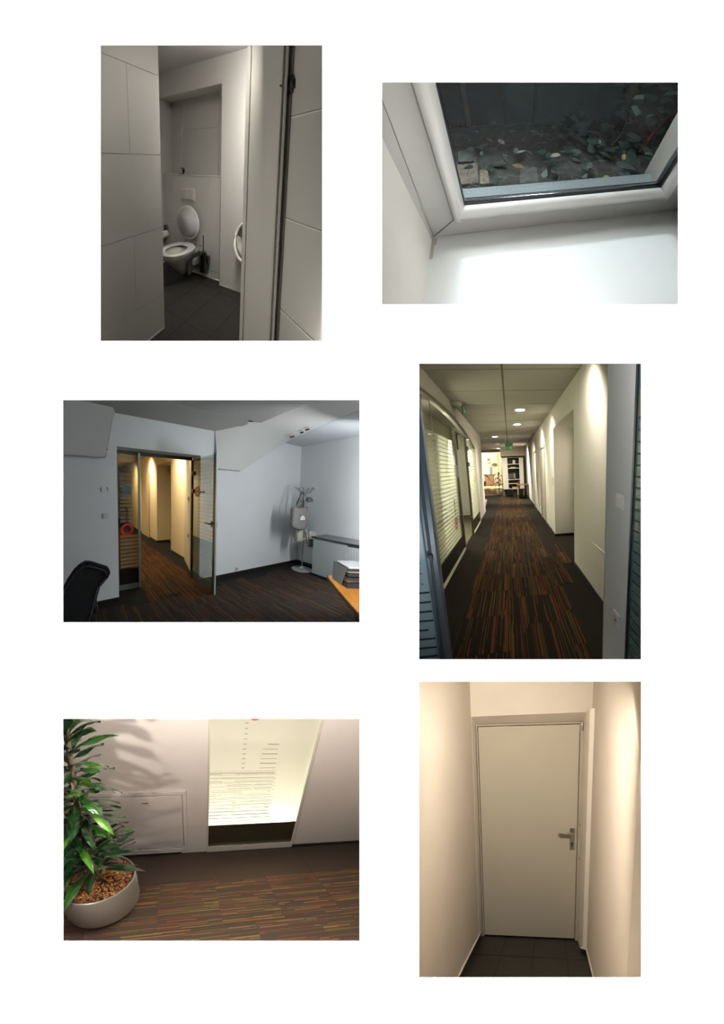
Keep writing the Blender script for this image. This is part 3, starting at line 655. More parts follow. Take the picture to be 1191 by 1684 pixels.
mb = MB(S); mb.box(-3, .50, Y-.012, Y, 0, .03); struct(mb.build('baseboard_left', bk, base=(0, Y, 0)), 'black skirting left of the glass door')
mb = MB(S); mb.box(4.222, 4.235, .5, Y, 0, .055); struct(mb.build('baseboard_right', bk, base=(4.23, 2, 0)), 'black skirting behind the coat stand corner')
# ---- glass door set back in the wall
d = thing(S, 'door_1', (1.1, 3.58, 0), 'glass door front with a fixed pane, steel posts and an open leaf', 'door', kind='structure')
fs = mat('frame_steel', (.22, .24, .22), .35, .6); fk = mat('frame_dark', (.035, .038, .032), .45, .3)
mb = MB(S); mb.box(.835, .868, 3.565, 3.60, 0, 2.09, .002); mb.build('post', mat('post_alu', (.36, .38, .36), .35, .6), d)
mb = MB(S); mb.box(.50, 1.75, 3.572, 3.60, 2.055, 2.105); mb.build('header', fk, d)
mb = MB(S); mb.box(.50, .545, 3.572, 3.60, 0, 2.06); mb.build('side_profile', mat('profile_olive', (.10, .10, .06), .4, .4), d)
mb = MB(S); mb.box(1.742, 1.765, 3.572, 3.61, 0, 2.06); mb.build('hinge_profile', fk, d)
mb = MB(S); mb.box(.54, .836, 3.575, 3.595, 0, .085, .003); mb.build('bottom_rail', fs, d)
mb = MB(S); mb.box(.54, .836, 3.578, 3.590, .085, .33); mb.build('kick_band', mat('kick_black'), d)
mb = MB(S); mb.box(.54, .836, 3.583, 3.588, .33, 2.06); mb.build('pane', glass('pane_office', (.72, .68, .55), .06), d)
mb = MB(S); z = .345
while z < 1.78:
    if not (.86 < z < 1.03): mb.faces([(.57, 3.582, z), (.836 if z < .86 else .74, 3.582, z), (.836 if z < .86 else .74, 3.582, z+.042), (.57, 3.582, z+.042)], [(0, 1, 2, 3)])
    z += .058
mb.build('frosted_stripes', film('film_office', (.50, .45, .32), .5, .6), d)
ring(S, (.668, 3.575, .935), .058, .092, red, 'print_ring', d)
bl3 = mat('lettering_black', (.012, .012, .01), .6)
def glyph(par, x, y, z, w, h_, rows, m, plane='y', nm='print_letter'):
    mb = MB(S); n = len(rows); k = len(rows[0])
    for r, row in enumerate(rows):
        for c, ch in enumerate(row):
            if ch == '#':
                a0, a1 = x+w*c/k, x+w*(c+1)/k; b0, b1 = z+h_*(n-1-r)/n, z+h_*(n-r)/n
                if plane == 'y': mb.faces([(a0, y, b0), (a1, y, b0), (a1, y, b1), (a0, y, b1)], [(0, 1, 2, 3)])
                else: mb.faces([(y, a0, b0), (y, a1, b0), (y, a1, b1), (y, a0, b1)], [(0, 1, 2, 3)])
    return mb.build(nm, m, par)
# vertical lettering that runs up from the ring (unreadable at this size: its strokes only)
rowsL = [['####', '#...', '###.'], ['.##.', '.#..', '.##.'], ['.##.', '.#..', '.##.'], ['.#..', '.###', '##..'], ['####', '.#.#', '.##.'], ['.##.', '####', '.#..']]
for k, rws in enumerate(rowsL): glyph(d, .640, 3.5765, 1.27-.043*k-.03, .06, .034, rws, bl3)
glyph(d, .645, 3.574, .915, .045, .055, ['####', '#..#', '#..#', '####'], bl3)
mb = MB(S)
for z in (1.17, 1.09, 1.03): mb.box(.56, .64, 3.577, 3.579, z, z+.008)
for z in (.90, .86): mb.box(.72, .83, 3.577, 3.579, z, z+.007)
mb.build('print_line', bl3, d)
mb = MB(S); mb.box(.60, .735, 3.570, 3.580, 1.46, 1.59, .002); mb.build('sign_plate', mat('sign_bluegrey', (.075, .10, .115), .5), d)
# the open leaf
X = 1.757
lf = thing(S, 'glass_door_leaf', (X, 3.2, 0), 'open glass door leaf with a steel edge, lever handle and red ring print', 'door leaf')
mb = MB(S); mb.faces([(X, 2.80, .01), (X, 3.56, .01), (X, 3.56, 2.07), (X, 2.80, 2.07)], [(0, 1, 2, 3)]); mb.build('pane', glass('pane_leaf', (.74, .82, .76), .09), lf)
mb = MB(S); mb.box(X-.02, X+.006, 2.775, 2.80, .0, 2.08, .002); mb.build('edge_profile', mat('edge_alu', (.42, .47, .45), .35, .5), lf)
mb = MB(S); mb.box(X-.022, X+.004, 2.80, 2.845, .0, 2.08, .002); mb.build('seal_profile', mat('seal_olive', (.040, .038, .020), .4, .3), lf)
mb = MB(S); z = .14
while z < 1.95:
    mb.faces([(X-.004, 2.85, z), (X-.004, 3.36 if z > .4 else 3.5, z), (X-.004, 3.36 if z > .4 else 3.5, z+.045), (X-.004, 2.85, z+.045)], [(0, 1, 2, 3)]); z += .058
mb.build('frosted_stripes', film('film_leaf', (.55, .62, .60), .87, .35), lf)
mb = MB(S); mb.box(X-.006, X, 2.85, 3.55, .01, .13); mb.build('kick_band', film('kick_teal', (.16, .20, .18), .45, .3), lf)
ring(S, (X-.006, 3.385, 1.525), .055, .088, mat('ring_office', (.50, .06, .03), .5), 'print_ring', lf, plane='x')
mb = MB(S); mb.box(X-.008, X-.006, 3.12, 3.30, 1.505, 1.53); mb.box(X-.008, X-.006, 3.37, 3.40, 1.50, 1.55); mb.build('print_lettering', mat('lettering_grey', (.20, .20, .19), .6), lf)
mb = MB(S); mb.tube([(X-.02, 2.86, 1.05), (X-.065, 2.86, 1.05), (X-.075, 2.87, 1.052), (X-.075, 2.98, 1.06)], .010, 10); mb.tube([(X, 2.86, 1.05), (X+.055, 2.86, 1.05), (X+.062, 2.95, 1.05)], .010, 10); mb.build('handle', mat('handle_dark', (.16, .15, .11), .3, .8), lf)
mb = MB(S); mb.box(X-.028, X+.03, 2.80, 2.90, 1.0, 1.09, .005); mb.build('lock_case', mat('lock_bronze', (.13, .12, .08), .35, .7), lf)
for z in (1.50, 1.80):
    mb = MB(S); mb.box(X-.03, X+.01, 3.50, 3.58, z, z+.07, .008); mb.build('hinge', mat('hinge_olive', (.12, .11, .06), .4, .6), lf)
# ---- the corridor beyond
cwm = mat('corridor_cream', (.66, .58, .42), .85)
mb = MB(S); mb.box(2.10, 2.6, 4.66, 5.50, 0, 2.7); mb.box(2.10, 2.6, 5.50, 6.65, 2.305, 2.7); mb.box(2.51, 2.6, 5.50, 6.65, 0, 2.3); mb.box(2.10, 2.6, 6.65, 14, 0, 2.7); mb.box(.1, 2.6, 13.5, 13.6, 0, 2.7)
struct(mb.build('wall_corridor', cwm, base=(2.1, 6, 0)), 'warm lit corridor wall with a niche, seen through the glass door')
mb = MB(S); mb.plan([(2.10, 4.66), (1.80, 3.64), (1.9, 3.62), (2.4, 4.66)], 0, 2.7); struct(mb.build('wall_return', mat('return_grey', (.50, .47, .40), .85), base=(2, 4, 0)), 'greyish wall return between corridor and glass door')
mb = MB(S); mb.box(2.09, 2.10, 4.66, 5.5, 0, .04); mb.box(2.09, 2.51, 6.64, 6.65, 0, .05); mb.box(2.09, 2.10, 6.65, 13.5, 0, .05); struct(mb.build('baseboard_corridor', bk, base=(2.1, 6, 0)), 'black skirting of the warm lit corridor')
mb = MB(S); mb.box(-1, 2.6, 3.62, 14, 2.70, 2.75); struct(mb.build('ceiling_corridor', mat('corridor_ceiling', (.42, .34, .20), .9), base=(1, 6, 2.7)), 'corridor ceiling seen through the glass door')
mb = MB(S); mb.box(.0, .1, 3.7, 14, 0, 2.7); struct(mb.build('wall_corridor_left', cwm, base=(0, 6, 0)), 'left wall of the corridor beyond the fixed pane')
for y0, lab in ((7.45, 'pale flush door in the corridor, just beyond the niche'),):
    dd = thing(S, 'door_2', (2.1, y0, 0), lab, 'door', kind='structure')
    mb = MB(S); mb.box(2.085, 2.10, y0, y0+.9, 0, 2.05, .002); mb.build('leaf', mat('corridor_door', (.62, .52, .35), .5), dd)
    mb = MB(S); mb.box(2.075, 2.1, y0-.05, y0, 0, 2.1); mb.box(2.075, 2.1, y0+.9, y0+.95, 0, 2.1); mb.build('frame', mat('corridor_frame', (.42, .34, .2), .5), dd)
for x, y, lab in ((2.325-.1, 10.4, 'nearer oval downlight seen through the fixed glass pane'), (2.43-.2, 12.4, 'farther oval downlight seen through the fixed glass pane')):
    l_ = thing(S, 'ceiling_light', (x-.9, y, 2.69), lab, 'downlight', 'downlights behind the fixed pane')
    px0 = {10.4: 2.325*.975, 12.4: 2.433*.96}[y]-.02
    mb = MB(S); mb.lathe([(.11, -.012), (.13, -.008), (.13, 0)], (px0, y, 2.70), 24, cap=False); mb.build('trim_ring', mat('ring_white2', (.6, .55, .4), .4), l_)
    mb = MB(S); mb.lathe([(.001, -.01), (.11, -.01)], (px0, y, 2.70), 24, cap=False); mb.build('diffuser', emis('lamp_warm', (1, .88, .6), 6), l_)
wc3 = (1, .80, .50)
for x, y, e_ in ((1.55, 5.0, 90), (1.55, 7.3, 90), (1.4, 9.4, 90), (1.3, 4.1, 22)): spot(S, (x, y, 2.66), (x+.15, y, 0), e_*2.8, 160, .8, .05, wc3)
for z, h_, lab in ((1.36, .07, 'grey switch on the wall return beyond the open leaf'), (.62, .07, 'small socket low on the wall return beyond the open leaf')):
    t_ = thing(S, 'switch', (1.93, 4.1, z), lab, 'switch')
    mb = MB(S); mb.plan([(1.905, 4.06), (1.93, 4.14), (1.94, 4.14), (1.915, 4.055)], z, z+h_, .001); mb.build('plate', mat('plate_dim', (.30, .27, .22), .5), t_)
    mb = MB(S); mb.plan([(1.908, 4.08), (1.922, 4.125), (1.93, 4.12), (1.918, 4.075)], z+.02, z+h_-.02, .001); mb.build('rocker', mat('plate_dim2', (.36, .33, .28), .5), t_)
# ---- wall fittings
pc = mat('fitting_cream', (.62, .62, .55), .4)
t_ = thing(S, 'thermostat', (.345, Y, 1.50), 'square cream thermostat on the wall left of the glass door', 'thermostat')
mb = MB(S); mb.box(.305, .382, Y-.022, Y, 1.505, 1.565, .004); mb.build('cover', pc, t_); mb = MB(S); mb.box(.362, .384, Y-.026, Y-.02, 1.515, 1.56, .002); mb.build('dial', mat('fitting_shade', (.30, .30, .27), .5), t_)
t_ = thing(S, 'light_switch', (.345, Y, 1.15), 'square white light switch below the thermostat', 'switch')
mb = MB(S); mb.box(.308, .380, Y-.010, Y, 1.148, 1.212, .002); mb.build('plate', mat('fitting_grey', (.46, .46, .45), .4), t_); mb = MB(S); mb.box(.318, .370, Y-.015, Y-.008, 1.156, 1.204, .002); mb.build('rocker', mat('fitting_grey2', (.52, .52, .51), .35), t_)
t_ = thing(S, 'wall_socket', (2.555, Y, .06), 'white wall socket just above the skirting of the long wall', 'socket')
mb = MB(S); mb.box(2.515, 2.595, Y-.010, Y, .07, .145, .002); mb.build('plate', mat('fitting_white', (.58, .60, .61), .4), t_)
mb = MB(S); mb.xf = Matrix.Translation((2.555, Y-.011, .107)) @ Matrix.Rotation(PI/2, 4, 'X'); mb.lathe([(.026, -.001), (.026, .003), (.02, .001)], (0, 0, 0), 18); mb.build('ring', mat('fitting_shade'), t_)
# ---- coat stand with bags
cx, cy = 3.885, 2.90
cs = thing(S, 'coat_stand', (cx, cy, 0), 'chrome coat stand with a round base in the office corner', 'coat stand')
ch = mat('chrome_grey', (.55, .57, .58), .25, .9)
mb = MB(S); mb.lathe([(.19, 0), (.195, .008), (.188, .02), (.06, .034), (.03, .05), (.022, .075), (.001, .08)], (cx, cy, 0), 44); mb.build('base', mat('base_chrome', (.55, .57, .58), .3, .8), cs)
mb = MB(S); mb.tube([(cx, cy, .05), (cx, cy, 1.62)], .014, 12); mb.build('pole', ch, cs)
mb = MB(S); mb.lathe([(.02, .60), (.05, .61), (.055, .625), (.03, .64)], (cx, cy, 0), 20); mb.build('collar', mat('collar_white', (.66, .68, .70), .3, .4), cs)
for k in range(6):
    a = k*PI/3+.35; c_, s_ = math.cos(a), math.sin(a)
    mb = MB(S); mb.tube([(cx+.015*c_, cy+.015*s_, 1.53), (cx+.08*c_, cy+.08*s_, 1.54), (cx+.13*c_, cy+.13*s_, 1.59), (cx+.17*c_, cy+.17*s_, 1.63), (cx+.20*c_, cy+.20*s_, 1.635)], [.009, .009, .009, .011, .012], 8); mb.build('hook', mat('hook_grey', (.30, .31, .32), .35, .6), cs)
    if k % 2 == 0:
        mb = MB(S); mb.tube([(cx+.015*c_, cy+.015*s_, 1.36), (cx+.10*c_, cy+.10*s_, 1.38), (cx+.13*c_, cy+.13*s_, 1.42)], .008, 8); mb.build('lower_hook', mat('hook_grey'), cs)
rr = random.Random(2)
def cloth(name, pts, y, th, m, lab, cat, par=None, seed=1):
    """soft slab: outline in (x, z) on plane y, billowed"""
    r2 = random.Random(seed); n = len(pts); mx = sum(p[0] for p in pts)/n; mz = sum(p[1] for p in pts)/n
    rings = []
    for k, (s_, dy) in enumerate(((.93, -.5), (1.0, -.2), (1.0, .2), (.93, .5))):
        rings.append([(mx+(x-mx)*s_, y+dy*th+.012*math.sin(x*40+z*23), mz+(z-mz)*s_) for x, z in pts])
    front = [(mx+(x-mx)*.8, y-th*.56+.006*math.sin(z*50), mz+(z-mz)*.8) for x, z in pts]
    back = [(mx+(x-mx)*.5, y+th*.6, mz+(z-mz)*.5) for x, z in pts]
    mb = MB(S); mb.loft([front]+rings+[back]); o = mb.build(name, m, par)
    if par is None: tag(o, lab, cat)
    return o
felt = mat('felt_grey', (.17, .165, .16), .95, noise=.15, scale=40)
bag = thing(S, 'tote_bag', (3.72, 2.74, .9), 'grey felt tote bag with a pale print hanging from the coat stand', 'bag')
cloth('body', [(3.40, 1.26), (3.44, 1.275), (3.55, 1.262), (3.68, 1.268), (3.76, 1.262), (3.79, 1.25), (3.80, 1.1), (3.82, .90), (3.80, .855), (3.70, .835), (3.55, .85), (3.42, .90), (3.38, .95), (3.39, 1.1)], 2.80, .08, felt, '', '', bag)
for (x0, x1, y_) in ((3.53, 3.70, 2.775), (3.55, 3.73, 2.825)):
    mb = MB(S); mb.tube([(x0, y_, 1.20), (x0+.03, y_+.02, 1.35), (x0+.14, 2.83, 1.53), (x0+.18, 2.84, 1.56), (x0+.20, 2.83, 1.52), (x1-.01, y_, 1.36), (x1-.02, y_, 1.22)], .014, 8, flat=.5); mb.build('handle', mat('felt_dark', (.11, .105, .10), .95), bag)
mb = MB(S); V = [(3.555, 2.738, 1.035), (3.70, 2.738, 1.035), (3.685, 2.738, 1.075), (3.655, 2.738, 1.11), (3.615, 2.738, 1.115), (3.575, 2.738, 1.09)]; mb.faces(V, [(0, 1, 2, 3, 4, 5)]); mb.build('print', mat('print_pale_grey', (.62, .63, .62), .8), bag)
mb = MB(S); mb.faces([(3.62, 2.737, 1.06), (3.65, 2.737, 1.06), (3.635, 2.737, 1.085)], [(0, 1, 2)]); mb.build('print_detail', mat('felt_grey'), bag)
cloth('jacket', [(3.88, 1.30), (4.05, 1.27), (4.10, 1.05), (4.08, .93), (3.95, .90), (3.86, .95), (3.84, 1.15)], 2.98, .09, mat('jacket_taupe', (.27, .24, .24), .95), 'taupe grey cloth bag hanging behind the tote bag', 'bag')
cloth('cap', [(3.93, 1.44), (4.0, 1.46), (4.08, 1.42), (4.10, 1.37), (3.98, 1.35), (3.92, 1.38)], 2.9, .09, mat('cap_slate', (.10, .12, .125), .9), 'small dark slate cap on a hook right of the tote handles', 'cap')
cloth('scarf', [(3.95, 1.0), (4.12, 1.02), (4.20, .85), (4.20, .70), (4.0, .70), (3.86, .80), (3.88, .95)], 3.05, .07, mat('cloth_blue', (.27, .38, .50), .9), 'light blue cloth hanging low on the right of the coat stand', 'cloth')
cloth('umbrella_bag', [(3.66, .86), (3.78, .86), (3.80, .62), (3.78, .585), (3.62, .60), (3.63, .80)], 2.86, .06, mat('cloth_sand', (.34, .33, .28), .9), 'sand coloured cloth hanging below the tote bag', 'cloth')
p_ = thing(S, 'shoulder_bag', (4.0, 2.86, .5), 'small dark pouch on a cream strap hanging above the cabinet corner', 'bag')
cloth('pouch', [(3.94, .60), (4.06, .62), (4.10, .50), (4.02, .46), (3.95, .49)], 2.82, .08, mat('pouch_grey', (.14, .14, .13), .9), '', '', p_)
cloth('flap', [(3.90, .80), (4.06, .78), (4.10, .68), (4.04, .62), (3.92, .63)], 2.80, .08, mat('flap_cream', (.45, .44, .36), .9), '', '', p_)
mb = MB(S); mb.tube([(3.79, 2.80, .84), (3.84, 2.80, .80), (3.87, 2.80, .66), (3.91, 2.80, .52)], .022, 8, flat=.5); mb.build('strap', mat('strap_cream', (.50, .49, .40), .9), p_)
# ---- sliding door cabinet
cb = thing(S, 'cabinet', (4.0, 1.8, 0), 'low light grey cabinet with a dark grey top along the right wall', 'cabinet')
cg = mat('cabinet_grey', (.40, .43, .435), .45); 
mb = MB(S); mb.box(3.79, 4.222, .6, 2.61, .045, .705, .002); mb.build('body', mat('cabinet_side', (.36, .39, .395), .5), cb)
for y0, y1 in ((1.985, 2.60), (1.34, 1.975), (.7, 1.33)):
    mb = MB(S); mb.box(3.772, 3.79, y0, y1, .05, .70 if y0 > 1.9 else .675, .002); mb.build('door', cg, cb)
mb = MB(S); mb.box(3.779, 3.79, .7, 1.98, .655, .705); mb.build('grip_shadow_gap', mat('gap_grey', (.10, .11, .115), .5), cb)
mb = MB(S); mb.box(3.765, 4.225, .58, 2.63, .712, .735, .002); mb.build('cabinet_top', mat('top_slate', (.095, .098, .11), .35), cb)
mb = MB(S); mb.box(3.762, 3.772, .58, 2.632, .706, .737, .001); mb.build('edge', mat('edge_black', (.012, .018, .022), .4), cb)
mb = MB(S); mb.box(3.80, 4.2, .6, 2.60, 0, .045); mb.build('plinth', mat('edge_black'), cb)
# ---- desk with a stack of papers
dk_ = thing(S, 'desk', (2.1, .9, 0), 'orange-brown wooden desk corner at the lower right of the office', 'desk')
wd = mat('desk_wood', (.62, .24, .03), .35, noise=.18, scale=18)
mb = MB(S); mb.plan([(2.05, 1.245), (1.98, 1.19), (1.80, 1.0), (1.655, .83), (1.54, .70), (1.5, .45), (2.9, .45), (2.9, .9), (2.16, 1.19)], .712, .74, .002); mb.build('desktop', wd, dk_)
mb = MB(S); mb.plan([(2.052, 1.25), (1.98, 1.195), (1.80, 1.005), (1.652, .835), (1.535, .70), (1.545, .70), (1.66, .83), (1.81, 1.0), (1.985, 1.187), (2.05, 1.238)], .710, .741); mb.build('edge_band', mat('desk_edge', (.12, .045, .015), .5), dk_)
mb = MB(S); mb.box(1.83, 1.90, .80, .87, 0, .71, .006); mb.build('leg', mat('leg_black', (.02, .02, .018), .4), dk_)
mb = MB(S); mb.box(1.86, 2.5, .82, .85, .25, .70, .003); mb.build('modesty_panel', mat('leg_olive', (.045, .045, .035), .6), dk_)
rr = random.Random(9)
a0 = math.radians(-20)
T = Matrix.Translation((1.895, .985, .74)) @ Matrix.Rotation(math.radians(-33), 4, 'Z')
lvl = 0.0
stack = [('letter_tray', .0, .045, 'tray_dark', (.05, .045, .06), 'bottom dark letter tray of the stack on the desk', 'tray'),
         ('paper_pile', .05, .025, 'pp1', (.42, .38, .28), 'beige paper pile in the bottom tray on the desk', 'papers'),
         ('letter_tray', .078, .012, 'tray_navy', (.05, .045, .07), 'middle dark letter tray of the stack on the desk', 'tray'),
         ('paper_pile', .092, .016, 'pp2', (.30, .29, .25), 'grey paper pile in the middle tray on the desk', 'papers'),
         ('folder', .110, .018, 'fold_dark', (.06, .055, .05), 'dark folder in the stack on the desk', 'folder'),
         ('paper_pile', .130, .012, 'pp3', (.50, .48, .40), 'cream paper pile near the top of the stack on the desk', 'papers'),
         ('folder', .144, .016, 'fold_plum', (.075, .05, .06), 'dark plum folder under the top sheets on the desk', 'folder'),
         ('paper_pile', .162, .012, 'pp4', (.90, .91, .93), 'bright white sheets on top of the stack on the desk', 'papers')]
for nm, z0, h_, mn, col, lab, cat in stack:
    o_ = rr.uniform(-.008, .008); mb = MB(S); mb.xf = T @ Matrix.Rotation(rr.uniform(-.05, .05), 4, 'Z')
    ins = 0 if 'tray' in nm or 'fold' in nm else .006
    mb.box(ins+o_+.006, .34-ins, ins+o_, .21-ins, z0, z0+h_, .002); tag(mb.build(nm, mat(mn, col, .7)), lab, cat, 'stack on the desk')
mb = MB(S); mb.xf = T @ Matrix.Rotation(.02, 4, 'Z'); mb.faces([(-.004, .215, .0), (-.004, .06, .0), (-.004, .0, .165), (-.004, .215, .172)], [(0, 1, 2, 3)]); tag(mb.build('side_sheet', mat('sheet_grey', (.30, .32, .31), .6)), 'grey end plate on the left side of the paper stack', 'plate', 'stack on the desk')
# ---- office chair
oc = thing(S, 'office_chair', (0, 2.2, 0), 'black mesh back of an office chair at the lower left', 'chair')
bk3 = mat('mesh_black', (.003, .003, .0035), .95, noise=.3, scale=120)
prof_ = [(.063, .893), (.02, .872), (-.02, .835), (-.07, .76), (-.12, .66), (-.17, .54), (-.20, .40), (-.20, .28), (.06, .26), (.088, .35), (.125, .47), (.15, .57), (.176, .65), (.22, .69), (.25, .72), (.266, .75), (.262, .775), (.245, .808), (.20, .835), (.14, .868), (.10, .887)]
def ringp(s_, y_): mx, mz = .03, .60; return [(mx+(x-mx)*s_, y_+.12*(z-.6)+.10*(x-.03)**2*8, mz+(z-mz)*s_) for x, z in prof_]
mb = MB(S); mb.loft([ringp(.6, 2.185), ringp(.90, 2.18), ringp(.985, 2.172), ringp(1.0, 2.185), ringp(1.0, 2.215), ringp(.97, 2.23), ringp(.6, 2.24)]); mb.build('backrest', bk3, oc)
mb = MB(S); V = [ringp(.86, 2.178)[i] for i in range(len(prof_))]
mb.tube(V+[V[0]], .010, 6); mb.build('backrest_frame', mat('frame_black', (.007, .007, .008), .4), oc)
mb = MB(S); mb.box(-.30, .16, 2.2, 2.62, .40, .47, .03, 4); mb.build('seat', bk3, oc)
mb = MB(S); mb.tube([(-.06, 2.4, .06), (-.06, 2.4, .40)], .028, 12); mb.build('gas_lift', mat('frame_black'), oc)
for k in range(5):
    a = k*2*PI/5; mb = MB(S); mb.tube([(-.06, 2.4, .09), (-.06+.28*math.cos(a), 2.4+.28*math.sin(a), .06)], [.025, .015], 8); mb.build('foot_arm', mat('frame_black'), oc)
    mb = MB(S); mb.xf = Matrix.Translation((-.06+.29*math.cos(a), 2.4+.29*math.sin(a), .028)) @ Matrix.Rotation(a, 4, 'Z') @ Matrix.Rotation(PI/2, 4, 'X'); mb.lathe([(.02, -.018), (.028, -.012), (.028, .012), (.02, .018)], (0, 0, 0), 14); mb.build('castor', mat('frame_black'), oc)
area(S, S.back(528, 626, 1.5), (3.0, 1.55, 2.62), .1, .1, 7, (.96, .99, 1.0))  # added light above the opening, brightens the rib
# ---- light: cool daylight from the right, a lamp close under the right ceiling, faint fill
cd = (.96, .99, 1.0)
area(S, S.back(614, 815, 3.0), (4.23, 2.0, 1.0), .12, .8, 66, cd)
area(S, S.back(602, 655, 1.9), (3.1, 1.8, 2.6), .12, .12, 16, (1, 1, 1))
area(S, S.back(606, 640, 1.25), (2.1, .95, .9), .1, .1, 9, (1, 1, 1), 1.6)  # added light for the paper stack on the desk
area(S, S.back(330, 1080, .9), (1.0, 3.3, 1.6), .7, .06, 3.6, cd)
area(S, S.back(60, 820, 1.0), (.6, 3.3, 1.2), .12, .6, 4.6, cd)
# ================================================================== middle right: long corridor with striped carpet
S = HALL
liner(S, 645, 553, 1150, 1089, 34, mat('liner_hall', (.5, .47, .42), .9), 'added unseen light-tight sides of the opening onto the corridor')
hw_ = mat('hall_white', (.66, .63, .57), .8, noise=.02, scale=2, bump=.1, bscale=50)
XR, XLF, CZ = .945, -.945, 2.70
# ---- ceiling of large panels
mb = MB(S); mb.box(-2.6, 1.6, 1.0, 16, CZ+.006, CZ+.05); cl = struct(mb.build('ceiling', mat('ceiling_joint', (.16, .15, .12), .9), base=(0, 0, 2.7)), 'suspended corridor ceiling of large matt panels')
cp = mat('ceiling_panel', (.46, .44, .385), .9, noise=.04, scale=30)
first = None
for i in range(-4, 2):
    for j in range(18):
        x0 = -.022+i*1.24; y0 = 2.30+j*.755
        if x0 > .95 or (x0 < -1.3 and y0 < 7.6): continue
        if not any(S.inside((x0+a*1.22, y0+b*.75, CZ)) for a in (.02, .5, .98) for b in (.02, .5, .98)): continue
        whole = all(S.inside((x0+a*1.24, y0+b*.755, CZ)) for a in (0, 1) for b in (0, 1))
        if whole and first: copy_piece(first, S, (x0-f0[0], y0-f0[1], 0)); continue
        mb = MB(S); mb.box(x0+.012, x0+1.228, y0+.012, y0+.743, CZ, CZ+.012, .002, 1); o = mb.build('panel', cp, cl)
        if whole: first = o; f0 = (x0, y0)
# ---- floor
plain4 = mat('hall_carpet_plain', (.014, .0115, .008), 1.0, noise=.2, scale=120, bump=.4, bscale=400, spec=.1)
hotl = [(.17, .045, .014), (.17, .10, .028), (.12, .10, .026), (.19, .065, .018), (.08, .06, .02), (.13, .028, .014)]
str4 = carpet_stripes('hall_carpet_striped', (.020, .0135, .008), hotl, n=68, along=1.1, amount=.5, gain=.62)
mb = MB(S); mb.box(-6, 1.6, .9, 31, -.03, -.006); fl = struct(mb.build('floor', plain4, base=(0, 0, 0)), 'dark corridor carpet tiles with thin orange and olive lines')
sp = []
for j in range(26):
    y0 = 1.23+j*.5+(-.05)
    for x0 in (-.57, -.07): sp.append((x0, y0+(.0 if x0 < -.5 else -.17 if j % 3 else -.17)))
carpet(S, fl, sp, str4)
carpet(S, fl, [(.43, 1.23-.05+j*.5) for j in range(26)], str4, w=.16)
carpet(S, fl, [(.60, 2.73+j*.5) for j in range(2)], str4, w=.16)
carpet(S, fl, [(.60+.0, 3.35), (1.0-.24, 3.35), (.76, 3.85)], str4, w=.16)
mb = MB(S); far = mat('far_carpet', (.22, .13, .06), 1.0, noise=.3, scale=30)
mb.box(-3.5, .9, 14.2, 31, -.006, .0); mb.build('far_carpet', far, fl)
# ---- right wall with niche and doors
mb = MB(S)
mb.box(XR, 1.5, 1.395, 3.34, 0, CZ); mb.box(XR, 1.5, 3.34, 4.877, 2.305, CZ); mb.box(1.385, 1.5, 3.34, 4.877, 0, 2.305); mb.box(XR, 1.5, 4.877, 6.12, 0, CZ)
mb.box(XR, 1.5, 6.12, 7.02, 2.10, CZ); mb.box(XR, 1.5, 7.02, 8.1, 0, CZ); mb.box(XR, 1.5, 8.1, 9.0, 2.12, CZ); mb.box(XR, 1.5, 9.0, 16, 0, CZ)
struct(mb.build('wall_right', hw_, base=(XR, 0, 0)), 'long white corridor wall with a deep niche and two doors')
bk4 = mat('skirt_black')
mb = MB(S); mb.box(XR-.01, XR, 1.395, 3.34, 0, .035); mb.box(1.37, 1.385, 3.34, 4.877, 0, .045); mb.box(XR-.01, 1.385, 4.867, 4.877, 0, .045); mb.box(XR-.01, XR, 4.877, 6.12, 0, .045); mb.box(XR-.01, XR, 7.02, 8.1, 0, .045); mb.box(XR-.01, XR, 9, 16, 0, .05)
struct(mb.build('baseboard_right', bk4, base=(XR, 0, 0)), 'black skirting along the right corridor wall')
for q, (y0, y1, zt) in enumerate(((6.12, 7.02, 2.10), (8.1, 9.0, 2.12))):
    d = thing(S, 'door_%d' % (q+2), (XR, (y0+y1)/2, 0), ['pale flush door in the right corridor wall, just beyond the niche', 'second pale flush door further down the right corridor wall'][q], 'door', kind='structure')
    mb = MB(S); mb.box(XR+.02, XR+.06, y0+.04, y1-.04, 0, zt-.04, .002); mb.build('leaf', mat('hall_door', (.60, .56, .47), .5), d)
    mb = MB(S); mb.box(XR-.012, XR+.08, y0-.02, y0+.04, 0, zt); mb.box(XR-.012, XR+.08, y1-.04, y1+.02, 0, zt); mb.box(XR-.012, XR+.08, y0-.02, y1+.02, zt-.04, zt+.02); mb.build('frame', mat('hall_door_frame', (.36, .33, .26), .5), d)
    mb = MB(S); mb.tube([(XR+.02, y0+.11, 1.05), (XR-.03, y0+.11, 1.05), (XR-.035, y0+.22, 1.05)], .01, 8); mb.build('handle', st, d)
# inspection panel low in the near wall
o = thing(S, 'wall_panel', (XR, 2.38, .34), 'flush inspection panel low in the near right corridor wall', 'panel')
mb = MB(S); mb.box(XR-.004, XR, 2.12, 2.57, .345, .600, .001); mb.build('cover', hw_, o)
mb = MB(S); mb.box(XR-.008, XR, 2.10, 2.57, .600, .606); mb.build('edge', mat('edge_white', (.8, .78, .72), .4), o)
